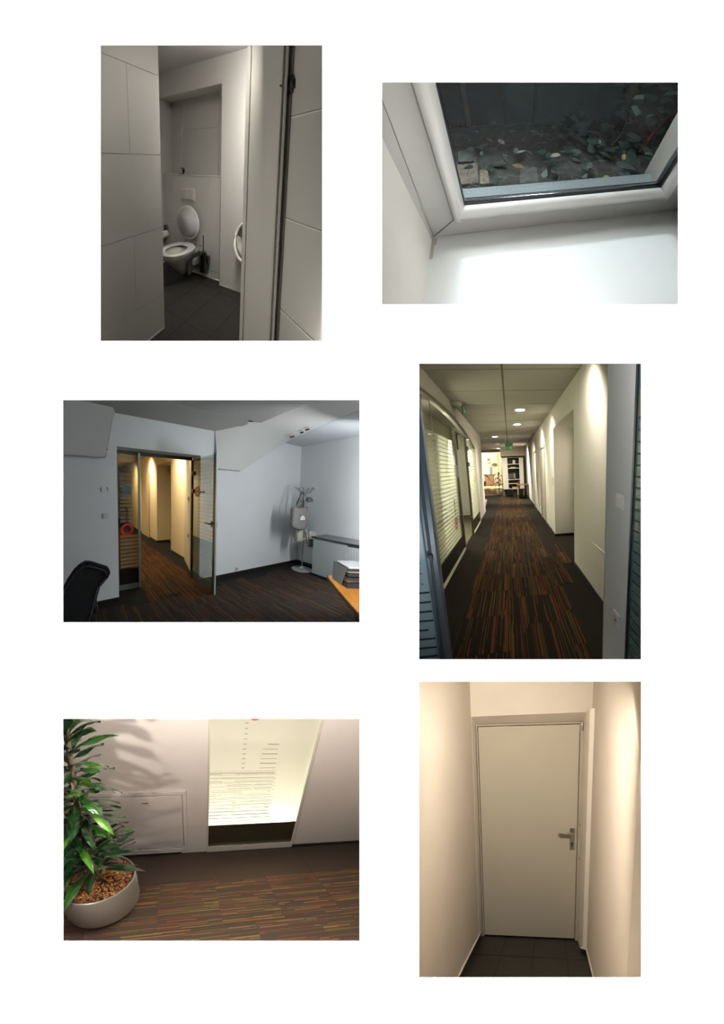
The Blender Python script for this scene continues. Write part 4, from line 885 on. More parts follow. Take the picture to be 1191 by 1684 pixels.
# switches beyond the niche
for z, n_ in ((1.262, 'upper'), (1.160, 'lower')):
    s_ = thing(S, 'light_switch', (XR, 5.03, z), '%s of two small white switches beyond the corridor niche' % n_, 'switch')
    mb = MB(S); mb.box(XR-.008, XR, 4.99, 5.07, z-.04, z+.04, .002); mb.build('plate', mat('plate_cream', (.50, .47, .38), .4), s_)
    mb = MB(S); mb.box(XR-.013, XR-.006, 5.005, 5.055, z-.025, z+.025, .002); mb.build('rocker', mat('rocker_cream', (.56, .53, .45), .35), s_)
# ---- left: plaster arch wall, glass wall, end of wall
CA = (3.9, 2.48-12.1)
def arch(y): return CA[1]+math.sqrt(12.1**2-(y-CA[0])**2)
YE = 6.78
ys = [1.0+i*(YE-1.0)/40 for i in range(41)]
mb = MB(S)
pts = [(XLF, y, arch(y)) for y in ys] + [(XLF, YE, CZ), (XLF, 1.0, CZ)]
V = []; F = []
for y in ys: V += [(XLF, y, arch(y)), (XLF, y, CZ), (XLF-.12, y, arch(y))]
for i in range(40): F += [(3*i, 3*i+3, 3*i+4, 3*i+1), (3*i, 3*i+2, 3*i+5, 3*i+3)]
mb.faces(V, F)
mb.box(XLF-.22, XLF, YE, 8.35, 0, CZ)
struct(mb.build('wall_left', hw_, base=(XLF, 4, 0)), 'white left corridor wall arching over the glass partition')
mb = MB(S); mb.box(XLF, XLF+.01, YE, 8.36, 0, .05); mb.box(XLF-.2, XLF, 8.35, 8.36, 0, .05); struct(mb.build('baseboard_left', bk4, base=(XLF, 7, 0)), 'black skirting at the end of the left corridor wall')
g = thing(S, 'window_1', (XLF, 4, 0), 'arched frosted glass partition with metal frame along the left of the corridor', 'window', kind='structure')
fd = mat('frame_bronze', (.13, .115, .085), .35, .7)
V = []; F = []
mb = MB(S)
for y in ys:
    V += [(XLF+.012, y, arch(y)+.012), (XLF+.012, y, arch(y)-.026), (XLF-.03, y, arch(y)-.026)]
for i in range(40): F += [(3*i, 3*i+3, 3*i+4, 3*i+1), (3*i+1, 3*i+4, 3*i+5, 3*i+2)]
mb.faces(V, F); mb.build('arch_frame', fd, g)
mb = MB(S); mb.box(XLF-.03, XLF+.012, YE-.05, YE, 0, arch(YE)); mb.build('end_post', mat('frame_pale2', (.45, .44, .38), .4, .4), g)
mb = MB(S); mb.box(XLF-.03, XLF+.015, 4.33, 4.39, 0, 2.26, .003); mb.build('post', fd, g)
mb = MB(S); mb.box(XLF-.03, XLF+.015, 5.40, 5.47, 0, 2.26, .003); mb.build('post', fd, g)
mb = MB(S); mb.box(XLF-.03, XLF+.015, 4.33, 5.7, 2.24, 2.285, .002); mb.build('header', fd, g)
for a, b_ in ((1.0, 4.33), (5.47, YE-.05)):
    mb = MB(S); mb.box(XLF-.03, XLF+.012, a, b_, 0, .055, .002); mb.build('bottom_rail', mat('rail_white', (.70, .68, .58), .4), g)
    mb = MB(S); mb.box(XLF-.004, XLF+.004, a, b_, .06, .33); mb.build('kick_band', mat('kick_black', (.008, .008, .006), .25), g)
    n_ = 16; yy = [a+(b_-a)*i/n_ for i in range(n_+1)]
    mb = MB(S); V = []; F = []
    for y in yy: V += [(XLF, y, .33), (XLF, y, arch(y)-.01)]
    for i in range(n_): F.append((2*i, 2*i+2, 2*i+3, 2*i+1))
    mb.faces(V, F); mb.build('pane', glass('pane_hall', (.90, .92, .84), .05), g)
    mb = MB(S)
    z = .345
    while z < 2.02:
        mb.faces([(XLF+.006, a+.02, z), (XLF+.006, b_-.25 if a < 2 else b_-.02, z), (XLF+.006, b_-.25 if a < 2 else b_-.02, z+.047), (XLF+.006, a+.02, z+.047)], [(0, 1, 2, 3)]); z += .058
    mb.build('frosted_stripes', film('film_hall', (.80, .81, .68), .35, .72), g)
mb = MB(S)
for y in (3.13, 2.2): mb.box(XLF-.004, XLF+.005, y, y+.012, .33, 2.42)
mb.build('glass_joint', mat('joint_green', (.33, .35, .27), .4), g)
mb = MB(S)
for i in range(17): z = .36+i*.058; mb.box(XLF+.007, XLF+.009, 2.2 if i % 3 else 2.5, 3.45-.008*i, z-.010, z-.004)
mb.build('print_line', mat('print_olive', (.16, .15, .10), .7), g)
ring(S, (XLF+.011, 3.83, .655), .062, .108, red, 'print_ring', g, plane='x')
mb = MB(S)
for k, (z, h_) in enumerate(((.80, .03), (.85, .05), (.93, .03), (.97, .06), (1.05, .02))): mb.box(XLF+.008, XLF+.010, 3.80, 3.86, z, z+h_)
mb.box(XLF+.008, XLF+.010, 3.80, 3.86, .63, .68); mb.build('print_lettering', mat('print_dark', (.05, .05, .04), .6), g)
ring(S, (XLF+.011, 6.25, 1.28), .05, .08, mat('ring_faded', (.55, .16, .10), .6), 'print_ring', g, plane='x')
mb = MB(S); mb.box(XLF+.012, XLF+.03, 4.10, 4.30, 1.40, 1.62, .004); mb.build('sticker', mat('sticker_grey', (.25, .26, .25), .5), g)
for z in (1.62, 1.97): mb = MB(S); mb.box(XLF+.0, XLF+.045, 5.36, 5.5, z, z+.09, .005); mb.build('hinge', mat('hinge_bronze', (.09, .085, .06), .4, .6), g)
mb = MB(S); mb.box(XLF-.02, XLF+.03, 5.3, 5.36, .38, .46, .004); mb.build('door_stop', mat('hinge_bronze'), g)
# office behind the glass
mb = MB(S); mb.box(-2.35, -2.3, 1.5, 8.2, 0, 3.2); mb.box(-2.3, -1.17, 8.0, 8.1, 0, 2.7); struct(mb.build('wall_office', mat('office_wall', (.80, .80, .66), .9), base=(-2.3, 4, 0)), 'cream office wall behind the glass partition')
mb = MB(S); mb.faces([(-1.62, 3.4, 2.66), (-1.62, 4.72, 2.50), (-1.62, 6.85, 2.27), (-1.62, 7.9, 2.2), (-1.62, 7.9, 3.4), (-1.62, 3.4, 3.4)], [(0, 1, 2, 3, 4, 5)]); struct(mb.build('ceiling_office', mat('soffit_grey', (.27, .25, .19), .9), base=(-1.6, 5, 2.3)), 'greyish sloping soffit of the office behind the glass')
mb = MB(S); mb.box(-2.3, XLF-.04, 1.5, 8.0, -.03, .0); struct(mb.build('floor_office', mat('office_floor_olive', (.10, .09, .05), 1), base=(-1.5, 4, 0)), 'olive office floor behind the glass')
wh = (1, .97, .80)
area(S, (-1.35, 3.9, .02+2.1), (-2.2, 4.6, 1.2), .4, .4, 60, wh)
area(S, (-1.52, 3.35, 1.2), (-1.0, 3.9, 1.2), .25, 1.4, 16, wh)
area(S, (-1.75, 6.0, 2.2), (-1.4, 6.0, 1.0), .4, .4, 60, wh)
# ---- exit signs
eg = emis('exit_green', (.012, .16, .05), .7); ew = mat('exit_white', (.6, .75, .62), .5)
e = thing(S, 'exit_sign', (.03, 8.5, 2.2), 'green exit sign hanging under the corridor ceiling in front of the shelves', 'exit sign')
mb = MB(S); mb.box(-.11, .16, 8.49, 8.53, 2.20, 2.35, .004); mb.build('panel', eg, e)
mb = MB(S); mb.box(-.12, .17, 8.485, 8.535, 2.35, 2.44, .006); mb.build('housing', mat('exit_housing', (.16, .22, .15), .5), e)
mb = MB(S)
for x in (-.07, .12): mb.tube([(x, 8.51, 2.44), (x, 8.51, 2.7)], .005, 6)
mb.build('rod', st, e)
mb = MB(S)
def px_(x, z, w, h_): mb.box(x, x+w, 8.485, 8.49, z, z+h_)
px_(.055, 2.305, .02, .02); px_(.045, 2.265, .025, .04); px_(.03, 2.225, .02, .04); px_(.07, 2.235, .03, .015); px_(.075, 2.28, .03, .012); px_(.105, 2.215, .03, .12)
mb.faces([(-.09, 8.488, 2.275), (-.055, 8.488, 2.30), (-.055, 8.488, 2.25)], [(0, 1, 2)]); px_(-.055, 2.268, .06, .014)
mb.build('pictogram', ew, e)
e = thing(S, 'exit_sign', (-.78, 4.5, 2.5), 'side-on green exit sign below the ceiling by the glass arch', 'exit sign')
mb = MB(S); mb.box(-.775, -.755, 4.34, 4.70, 2.50, 2.70, .003); mb.build('panel', mat('exit_green_dim', (.04, .11, .06), .4), e)
mb = MB(S); mb.box(-.94, -.76, 4.30, 4.42, 2.63, 2.70, .01, 3); mb.box(-.80, -.75, 4.32, 4.72, 2.685, 2.70, .004); mb.build('housing', mat('housing_cream', (.50, .49, .42), .5), e)
mb = MB(S); mb.box(-.753, -.751, 4.42, 4.5, 2.55, 2.65); mb.box(-.753, -.751, 4.53, 4.6, 2.57, 2.61); mb.build('pictogram', mat('exit_white'), e)
# ---- downlights
for x, y, n_, on in ((.289, 4.98, 'nearest round downlight on the right of the corridor ceiling', 1), (.276, 6.49, 'second round downlight on the right of the corridor ceiling', 1), (-.457, 8.68, 'round downlight left of the middle, before the exit sign', 1), (-.476, 11.0, 'dimmer small round downlight far down on the left', 0), (-.53, 13.3, 'farthest round downlight near the bright hall', 1)):
    l_ = thing(S, 'ceiling_light', (x, y, CZ-.01), n_, 'downlight', 'round downlights in the corridor ceiling')
    mb = MB(S); mb.lathe([(.115, -.012), (.125, -.010), (.128, .0), (.10, 0), (.10, -.006)], (x, y, CZ), 28, cap=False); mb.build('trim_ring', mat('ring_white', (.6, .58, .5), .4), l_)
    mb = MB(S); mb.lathe([(.001, -.006), (.10, -.006)], (x, y, CZ), 28, cap=False); mb.build('diffuser', emis('lamp_on', (1, .97, .88), 14) if on else emis('lamp_dim', (1, .95, .85), .9), l_)
warm4 = (1, .93, .78)
for x, y, p_ in ((.46, 2.62, 40), (.30, 4.98, 80), (.30, 6.49, 85), (-.3, 8.68, 260), (-.53, 13.3, 150), (.1, 11.5, 340)):  # last spot has no downlight, added to brighten the shelf end
    spot(S, (x, y, 2.66), (x+(.12 if x > 0 else 0), y, 0), p_*3, 150, .75, .06, warm4, 1)
# ---- far end: shelf wall, hall, plants, table
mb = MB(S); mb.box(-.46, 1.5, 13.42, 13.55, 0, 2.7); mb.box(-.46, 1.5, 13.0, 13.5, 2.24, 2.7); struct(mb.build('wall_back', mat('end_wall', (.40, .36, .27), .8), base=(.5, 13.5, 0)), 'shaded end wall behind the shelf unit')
sh = thing(S, 'shelf_unit', (.2, 13.0, .1), 'tall white shelf unit with open middle shelves at the end of the corridor', 'shelf')
sw = mat('shelf_white', (.66, .63, .54), .5)
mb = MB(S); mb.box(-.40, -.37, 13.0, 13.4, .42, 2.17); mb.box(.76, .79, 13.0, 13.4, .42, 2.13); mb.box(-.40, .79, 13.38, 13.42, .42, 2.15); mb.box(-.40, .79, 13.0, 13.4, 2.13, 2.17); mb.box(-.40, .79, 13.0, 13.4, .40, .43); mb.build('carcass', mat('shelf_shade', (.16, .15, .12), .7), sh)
mb = MB(S); mb.box(-.40, -.09, 12.98, 13.0, .42, 2.16, .004); mb.build('door', sw, sh)
mb = MB(S); mb.box(.55, .79, 12.98, 13.0, .42, 2.13, .004); mb.build('door', sw, sh)
for z in (1.80, 1.57, .95, .72, .43):
    mb = MB(S); mb.box(-.09, .55, 13.0, 13.36, z-.015, z+.02, .002); mb.build('shelf', sw, sh)
for x in (-.36, .75):
    mb = MB(S); mb.box(x-.03, x+.03, 13.05, 13.1, 0, .42); mb.build('leg', mat('leg_steel', (.35, .33, .3), .4, .6), sh)
def item(nm, lab, cat, box_, m, bev=.006):
    mb = MB(S); mb.box(*box_, bev); tag(mb.build(nm, m), lab, cat, 'things on the corridor shelves')
item('storage_box', 'dark open box on the top shelf at the corridor end', 'box', (-.05, .50, 13.12, 13.3, 1.82, 2.05), mat('box_dark', (.03, .022, .02), .6))
item('white_carton', 'small white carton in front of the dark box on the top shelf', 'box', (.20, .34, 13.02, 13.11, 1.82, 2.02), mat('carton_w', (.6, .58, .55), .6))
item('paper_tray', 'flat pale tray on the second shelf from the top', 'tray', (.05, .35, 13.05, 13.3, 1.59, 1.65), mat('tray_pale', (.42, .42, .36), .5))
item('monitor', 'dark blue screen standing on the middle shelf', 'screen', (.33, .53, 13.05, 13.12, 1.00, 1.34), mat('screen_navy', (.008, .012, .03), .3))
item('file_box', 'slim grey file box left of the dark blue screen', 'box', (.22, .31, 13.05, 13.2, .97, 1.30), mat('file_grey', (.28, .26, .23), .6))
item('device', 'low dark device on the middle shelf', 'device', (-.05, .28, 13.02, 13.2, .97, 1.05), mat('device_dark', (.04, .036, .03), .4))
item('yellow_folder', 'yellow folder lying on the bottom shelf', 'folder', (.10, .40, 13.02, 13.25, .45, .54), mat('folder_yellow', (.45, .33, .06), .6))
item('red_binder', 'dark red binder standing on the lower right of the shelves', 'binder', (.44, .54, 12.98, 13.2, .45, .86), mat('binder_red', (.22, .03, .03), .5))
item('printer', 'black printer on the floor under the shelf unit', 'printer', (-.22, .12, 13.0, 13.3, .04, .36), mat('printer_black', (.015, .015, .018), .4), .02)
t = thing(S, 'side_table', (.7, 12.0, 0), 'small table with a red-brown top and a steel leg before the shelves', 'table')
mb = MB(S); mb.box(.33, .94, 11.7, 12.35, .70, .73, .004); mb.build('tabletop', mat('top_redbrown', (.16, .055, .03), .4), t)
mb = MB(S); mb.tube([(.38, 11.78, 0), (.38, 11.78, .70)], .028, 12); mb.build('leg', mat('leg_pale', (.55, .53, .48), .3, .5), t)
mb = MB(S); mb.tube([(.88, 11.78, 0), (.88, 11.78, .70)], .022, 12); mb.build('leg', mat('leg_pale'), t)
# bright hall beyond
mb = MB(S); mb.box(-6.5, 1.5, 26, 26.1, 0, 3.8); mb.box(-6.5, -6.4, 9.5, 26, 0, 3.8); mb.box(-.47, -.44, 13.5, 26, 0, 3.8)
struct(mb.build('wall_hall', mat('hall_cream', (.92, .88, .72), .9), base=(-2, 26, 0)), 'bright cream wall of the hall beyond the corridor')
mb = MB(S); mb.box(-6.5, 1.5, 16, 26, 3.75, 3.85); mb.box(-6.5, -.4, 15.95, 16.02, 2.7, 3.8); struct(mb.build('ceiling_hall', mat('hall_cream2', (.6, .55, .42), .9), base=(-2, 20, 3.7)), 'ceiling of the bright hall beyond the corridor')
area(S, (-2.2, 21, 3.6), (-2.2, 24.5, 1.0), 2.5, 2, 3000, (1, .93, .72))
mb = MB(S); mb.box(-1.62, -1.2, 25.0, 25.2, 0, 3.4, .01); struct(mb.build('trim_3', mat('pillar_rose', (.72, .54, .42), .8)), 'pinkish pillar in the bright hall at the corridor end')
for i, (x0, x1, z0, z1, nm, lab, m) in enumerate(((-2.35, -2.05, 2.55, 2.85, 'picture', 'small dark picture high on the bright hall wall', (.25, .24, .20)), (-2.38, -1.98, 2.2, 2.42, 'picture', 'pale grey picture below the small dark one in the hall', (.40, .38, .30)), (-2.20, -1.88, 1.0, 1.95, 'poster', 'tall blue-grey poster on the bright hall wall', (.25, .32, .38)))):
    mb = MB(S); mb.box(x0, x1, 25.93, 26, z0, z1, .01); tag(mb.build(nm, mat('pic%d' % i, m, .5)), lab, nm)
mb = MB(S); mb.lathe([(.02, -.16), (.25, -.14), (.30, 0), (.25, .14), (.02, .16)], (-1.55, 24.9, 2.10), 20); tag(mb.build('oval_sign', mat('sign_brown', (.12, .07, .04), .4)), 'brown oval sign on the pinkish pillar in the hall', 'sign')  # plain brown oval body of the hanging sign
c = thing(S, 'counter', (-2.1, 24, 0), 'brown counter block in the bright hall at the corridor end', 'counter')
mb = MB(S); mb.box(-2.55, -1.62, 23.5, 24.2, .05, 1.05, .02); mb.build('body', mat('counter_brown', (.13, .075, .045), .6), c); mb = MB(S); mb.box(-2.6, -1.58, 23.45, 24.25, 1.05, 1.12, .01); mb.build('counter_top', mat('counter_top', (.10, .06, .04), .4), c)
def palm(nm, base, lab, n, L, w, h_, seed, m):
    p_ = thing(S, nm, base, lab, 'plant', 'plants at the far end of the corridor')
    rr = random.Random(seed)
    mb = MB(S); mb.lathe([(.15, 0), (.19, .3), (.17, .3), (.15, .26)], base, 20); mb.build('pot', mat('pot_white', (.55, .52, .45), .5), p_)
    mb = MB(S); mb.tube([(base[0], base[1], .2), (base[0]+.02, base[1], h_*.5), (base[0], base[1], h_)], .02, 8); mb.build('stem', cane, p_)
    for i in range(n):
        z = h_*(.35+.65*i/n); az = i*2.4; d_ = Vector((math.cos(az), math.sin(az), 0)); s2 = Vector((-math.sin(az), math.cos(az), 0)); P0 = Vector((base[0], base[1], z))
        V = []; el = .6
        for k in range(6):
            ww = w*math.sin(PI*(k+.4)/6.2); V += [P0+s2*ww*.5, P0-s2*ww*.5]; P0 = P0+(d_*math.cos(el)+Vector((0, 0, 1))*math.sin(el))*L/5; el -= .38
        mb = MB(S); mb.faces(V, [(2*k, 2*k+1, 2*k+3, 2*k+2) for k in range(5)], True); mb.build('leaf', m, p_)
palm('potted_palm', (-1.22, 9.9, 0), 'dark leafy plant just behind the end of the left corridor wall', 22, .55, .09, 1.45, 4, mat('palm_black', (.010, .018, .008), .5))
palm('potted_shrub', (-.72, 14.6, 0), 'dark plant standing left of the shelf unit', 24, .42, .10, 1.35, 6, mat('palm_dark', (.035, .06, .03), .5))
# ---- near cross wall with switch and socket, glass leaves of the office door
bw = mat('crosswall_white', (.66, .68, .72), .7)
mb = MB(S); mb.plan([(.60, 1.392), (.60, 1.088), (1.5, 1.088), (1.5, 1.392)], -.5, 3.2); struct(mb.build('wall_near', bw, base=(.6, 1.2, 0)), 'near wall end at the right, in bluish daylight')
mb = MB(S); mb.box(.598, .601, 1.386, 1.394, -.5, 3.2); struct(mb.build('trim_1', mat('bead_pale', (.5, .5, .48), .5), base=(.6, 1.39, 0)), 'fine corner bead on the near wall end')
s_ = thing(S, 'light_switch', (.6, 1.19, 1.26), 'white double light switch on the near bluish wall end', 'switch')
pz = mat('switch_white', (.72, .74, .78), .3)
mb = MB(S); mb.box(.590, .6, 1.155, 1.235, 1.262, 1.345, .002); mb.build('plate', pz, s_)
mb = MB(S); mb.box(.585, .592, 1.167, 1.223, 1.275, 1.332, .003); mb.build('rocker', pz, s_)
s_ = thing(S, 'wall_socket', (.6, 1.19, .56), 'white wall socket low on the near bluish wall end', 'socket')
mb = MB(S); mb.box(.588, .6, 1.150, 1.232, .545, .627, .002); mb.build('plate', pz, s_)
mb = MB(S); mb.xf = Matrix.Translation((.588, 1.190, .586)) @ Matrix.Rotation(PI/2, 4, 'Y'); mb.lathe([(.031, .002), (.031, -.002), (.025, -.0025)], (0, 0, 0), 24); mb.build('ring', mat('socket_ring', (.60, .62, .66), .3), s_)
mb = MB(S); mb.box(.584, .588, 1.176, 1.186, .58, .592); mb.build('hole', mat('socket_dark', (.03, .03, .035), .6), s_)
g = thing(S, 'door_1', (.605, 1.0, 0), 'edge of the teal glass pane at the far right of the corridor view', 'door', kind='structure')
mb = MB(S); mb.box(.598, .612, 1.072, 1.088, -.5, 3.2); mb.build('edge_profile', mat('edge_teal_dark', (.05, .07, .09), .35, .5), g)
mb = MB(S); mb.box(.606, .612, .75, 1.072, -.5, 3.2); mb.build('pane', mat('pane_teal', (.12, .23, .235), .2, coat=.4), g)
mb = MB(S)
for i in range(38): z = .10+i*.0535; mb.box(.6045, .606, .90, 1.058, z, z+.009)
mb.build('print_line', mat('teal_line', (.012, .028, .035), .6), g)
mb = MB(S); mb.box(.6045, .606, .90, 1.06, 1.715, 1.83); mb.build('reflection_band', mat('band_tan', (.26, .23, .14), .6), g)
g = thing(S, 'glass_door_leaf', (-.6, 1.1, 0), 'blue-lit glass door leaf with a metal edge post, open at the left front', 'door')
bl = mat('post_blue', (.13, .165, .21), .35, .6)
mb = MB(S); mb.box(-.428, -.372, 1.09, 1.13, -.5, 3.0, .006, 3); mb.build('edge_post', bl, g)
mb = MB(S); mb.box(-.407, -.398, 1.084, 1.092, -.5, 3.0, .002); mb.build('seal', mat('seal_dark', (.05, .055, .06), .5), g)
mb = MB(S); mb.box(-.408, -.392, 1.074, 1.09, 1.085, 1.115, .003); mb.build('lock', mat('seal_dark'), g)
mb = MB(S); mb.box(-1.4, -.428, 1.10, 1.108, -.5, 3.0); mb.build('pane', mat('pane_paleblue', (.26, .37, .42), .2, coat=.3), g)
mb = MB(S)
for i in range(11): z = .38+i*.0525; mb.box(-.62, -.436-(.03 if i in (6,) else 0), 1.097, 1.1, z, z+.008)
for i in range(8): z = .955+i*.055; mb.box(-.47, -.462, 1.097, 1.1, z, z+.004)
mb.build('print_line', mat('line_navy', (.008, .014, .02), .6), g)
# bluish daylight from the room behind the viewer, at the left front
area(S, S.back(655, 800, .86), (.6, 1.25, 1.3), .05, .9, 1.6, (.50, .72, 1.0))
area(S, S.back(872, 565, .9), (0, 4, 1.0), .6, .05, 5, (1, .96, .86))  # added warm fill strip above the opening
# ================================================================== bottom left: big pot plant beside a hatch and a glass door
S = PLANT
liner(S, -300, 1110, 636, 1640, 3.6, mat('liner_plant', (.45, .42, .38), .9), 'added unseen light-tight sides of the opening onto the pot plant scene')
wm5 = mat('wall_pinkish', (.62, .565, .53), .85, noise=.02, scale=3, bump=.12, bscale=60)
WY = 2.05
mb = MB(S); mb.box(-2.2, .268, WY, WY+.03, 0, 2.6)
struct(mb.build('wall_left', wm5, base=(0, 0, 0)), 'pale plaster wall with a hatch behind the pot plant')
mb = MB(S); mb.prism([(1.262, WY, 0), (3.6, WY, 0), (3.6, WY, 2.6), (1.262, WY, 2.6)], (0, .03, 0))
struct(mb.build('wall_right', wm5, base=(0, 0, 0)), 'pale plaster wall right of the glass door')
mb = MB(S); mb.box(-2.2, -.01, WY-.012, WY, 0, .03); struct(mb.build('baseboard_left', mat('skirt_black', (.012, .01, .009), .5)), 'black skirting below the hatch')
mb = MB(S); mb.box(1.27, 3.6, WY-.012, WY, 0, .03); struct(mb.build('baseboard_right', mat('skirt_black')), 'black skirting right of the glass door')
# carpet
base5 = (.070, .050, .040)
plain = mat('carpet_plain', base5, 1.0, noise=.25, scale=160, bump=.6, bscale=500, spec=.1)
warm = [(.22, .055, .03), (.24, .095, .035), (.27, .17, .055), (.15, .12, .04), (.18, .055, .03), (.12, .075, .035)]
str5 = carpet_stripes('carpet_striped', base5, warm, n=72, along=2.2, amount=.45)
mb = MB(S); mb.box(-2.4, 3.6, .3, WY+.03, -.03, -.006); fl = struct(mb.build('floor', plain, base=(0, 0, 0)), 'dark carpet tiles with thin orange, red and olive lines around the pot plant')
sp = []
for r in range(4):
    for c in range(-5, 9):
        x0 = c*.5 + (.25 if r % 2 else 0) - .22; y0 = 1.10 - .5*r
        sp.append((x0, y0))
carpet(S, fl, sp, str5, rot=True)
carpet(S, fl, [(c*.5-.22, 1.60) for c in range(-4, 8) if c not in (1, 2)], mat('carpet_plain'), rot=True, d=.44)
# hatch in the wall
h = thing(S, 'wall_hatch', (-.42, WY, .05), 'white framed inspection hatch low in the wall behind the pot plant', 'hatch')
hw = mat('hatch_white', (.66, .61, .575), .5)
mb = MB(S)
mb.box(-.86, .058, WY-.016, WY, .685, .722, .003); mb.box(.022, .058, WY-.016, WY, .07, .70, .003); mb.box(-.86, -.825, WY-.016, WY, .07, .70, .003); mb.box(-.86, .058, WY-.016, WY, .055, .085, .003)
mb.build('frame', hw, h)
mb = MB(S); mb.box(-.818, .015, WY-.01, WY, .092, .678, .003); lf = mb.build('panel', hw, h)
mb = MB(S); mb.box(-.36, -.30, WY-.014, WY-.008, .605, .616, .002); lb = mb.build('latch', mat('latch_brass', (.3, .24, .1), .4, .6), h)
# plinth step under the hatch
mb = MB(S); mb.box(-.9, -.005, WY-.02, WY, .028, .05, .002); struct(mb.build('trim_1', hw), 'thin pale plinth strip under the hatch')
# glass door with frosted film
d = thing(S, 'door_1', (.76, WY, 0), 'backlit glass door with frosted stripes and a dark kick band', 'door', kind='structure')
fr = mat('frame_pale', (.72, .71, .60), .4, .2)
mb = MB(S); mb.box(.268, .280, WY-.012, WY+.03, 0, 2.5); mb.box(1.243, 1.264, WY-.012, WY+.03, 0, 2.5); mb.box(.268, 1.264, WY-.014, WY+.03, 0, .070, .003); mb.build('frame', fr, d)
mb = MB(S); mb.box(.28, 1.244, WY+.006, WY+.014, .03, 2.5); mb.build('pane', glass('clear_glass', (.93, .93, .86), .05), d)
mb = MB(S); mb.box(.28, 1.243, WY-.002, WY+.004, .070, .333); mb.build('kick_band', mat('kick_olive', (.040, .034, .016), .25, noise=.3, scale=5), d)
ff = film('film_white', (.96, .945, .89), .06, .75)
y = WY-.001
mb = MB(S)
pitch = .0376; zt = .902; n = 0
def strip(x0, x1, z0, z1): mb.faces([(x0, y, z0), (x1, y, z0), (x1, y, z1), (x0, y, z1)], [(0, 1, 2, 3)])
z = .338; rows = []
while z < zt-.01:
    rows.append(z); strip(.28, .93, z, z+pitch-.005); z += pitch
strip(.28, .93, zt, 1.5); strip(.93, 1.243, .338, 1.5); 
mb.build('frosted_film', ff, d)
# the lines left clear between the bands read dark: thin grey lines of the print
mb = MB(S); g = mat('print_grey', (.13, .12, .10), .7)
rnd = random.Random(5)
def ln(x0, x1, z, t=.004): mb.faces([(x0, y-.001, z), (x1, y-.001, z), (x1, y-.001, z+t), (x0, y-.001, z+t)], [(0, 1, 2, 3)])
for i in range(15):
    z = .371+i*.0357; xr = .905 if i % 3 else .90
    if i in (4, 9): ln(.30, .60, z, .003); ln(.86, xr, z)
    elif i in (10, 11): ln(.45, .70, z, .003); ln(.72, .90, z)
    elif i % 2: ln(.28, xr, z, .003)
    else: ln(.28, .40, z, .003); ln(.52, xr, z, .003)
for i in range(6):
    z = .925+i*.042; ln(.745+.004*i if i < 5 else .80, .905, z, .005 if i % 2 else .003)
ln(.28, .905, .880, .004)
mb.build('print_line', g, d)
mb = MB(S); ld = mat('print_pale', (.42, .41, .35), .7)
for i in range(11):
    z = .925+i*.042
    mb.faces([(.575, y-.0015, z), (.603, y-.0015, z), (.605, y-.0015, z+.008), (.577, y-.0015, z+.008)], [(0, 1, 2, 3)])
for i in range(5):
    z = .43+i*.036; mb.faces([(.51, y-.0015, z), (.545, y-.0015, z), (.545, y-.0015, z+.008), (.51, y-.0015, z+.008)], [(0, 1, 2, 3)])
mb.build('print_lettering', ld, d)
red = mat('print_red', (.55, .015, .012), .5)
ring(S, (.655, y-.002, 1.40), .045, .072, red, 'print_ring', d)
# bright office behind the glass
mb = MB(S); mb.faces([(-.3, 3.05, -.4), (3.0, 3.05, -.4), (3.0, 3.05, 2.6), (-.3, 3.05, 2.6)], [(0, 1, 2, 3)])
struct(mb.build('wall_back', mat('office_cream', (.9, .86, .72), .9)), 'bright cream office wall seen through the glass door')
area(S, (.80, 2.93, .85), (.76, 2.1, .75), 1.3, 1.1, 92.0, (1, .965, .89))
mb = MB(S); mb.box(-.1, 2.9, WY+.03, 3.05, -.05, -.01); struct(mb.build('floor_office', mat('office_carpet', (.1, .08, .06), 1)), 'office floor behind the glass door')

# ---- planter
PX, PY = -.645, 1.41
p = thing(S, 'planter', (PX, PY, 0), 'round low silver planter with bark mulch at the left, on castors', 'planter')
al = mat('planter_silver', (.42, .405, .375), .36, .75)
RW = .265
mb = MB(S); mb.lathe([(RW-.05, .045), (RW+.004, .05), (RW+.010, .075), (RW+.010, .296), (RW+.007, .301), (RW-.001, .30), (RW-.006, .292), (RW-.009, .25)], (PX, PY, 0), 72, cap=False); mb.build('bowl', al, p)
mb = MB(S); mb.lathe([(.17, .02), (.17, .05)], (PX, PY, 0), 40); mb.build('base', mat('base_black', (.01, .01, .012), .4), p)
cm = mat('castor_black', (.015, .02, .03), .3)
for a in (40, 130, 220, 285):
    cx, cy = PX+.19*math.cos(math.radians(a)), PY+.19*math.sin(math.radians(a))
    mb = MB(S); mb.xf = Matrix.Translation((cx, cy, .025)) @ Matrix.Rotation(PI/2, 4, 'Y'); mb.lathe([(.012, -.015), (.025, -.012), (.025, .012), (.012, .015)], (0, 0, 0), 16); mb.build('castor', cm, p)
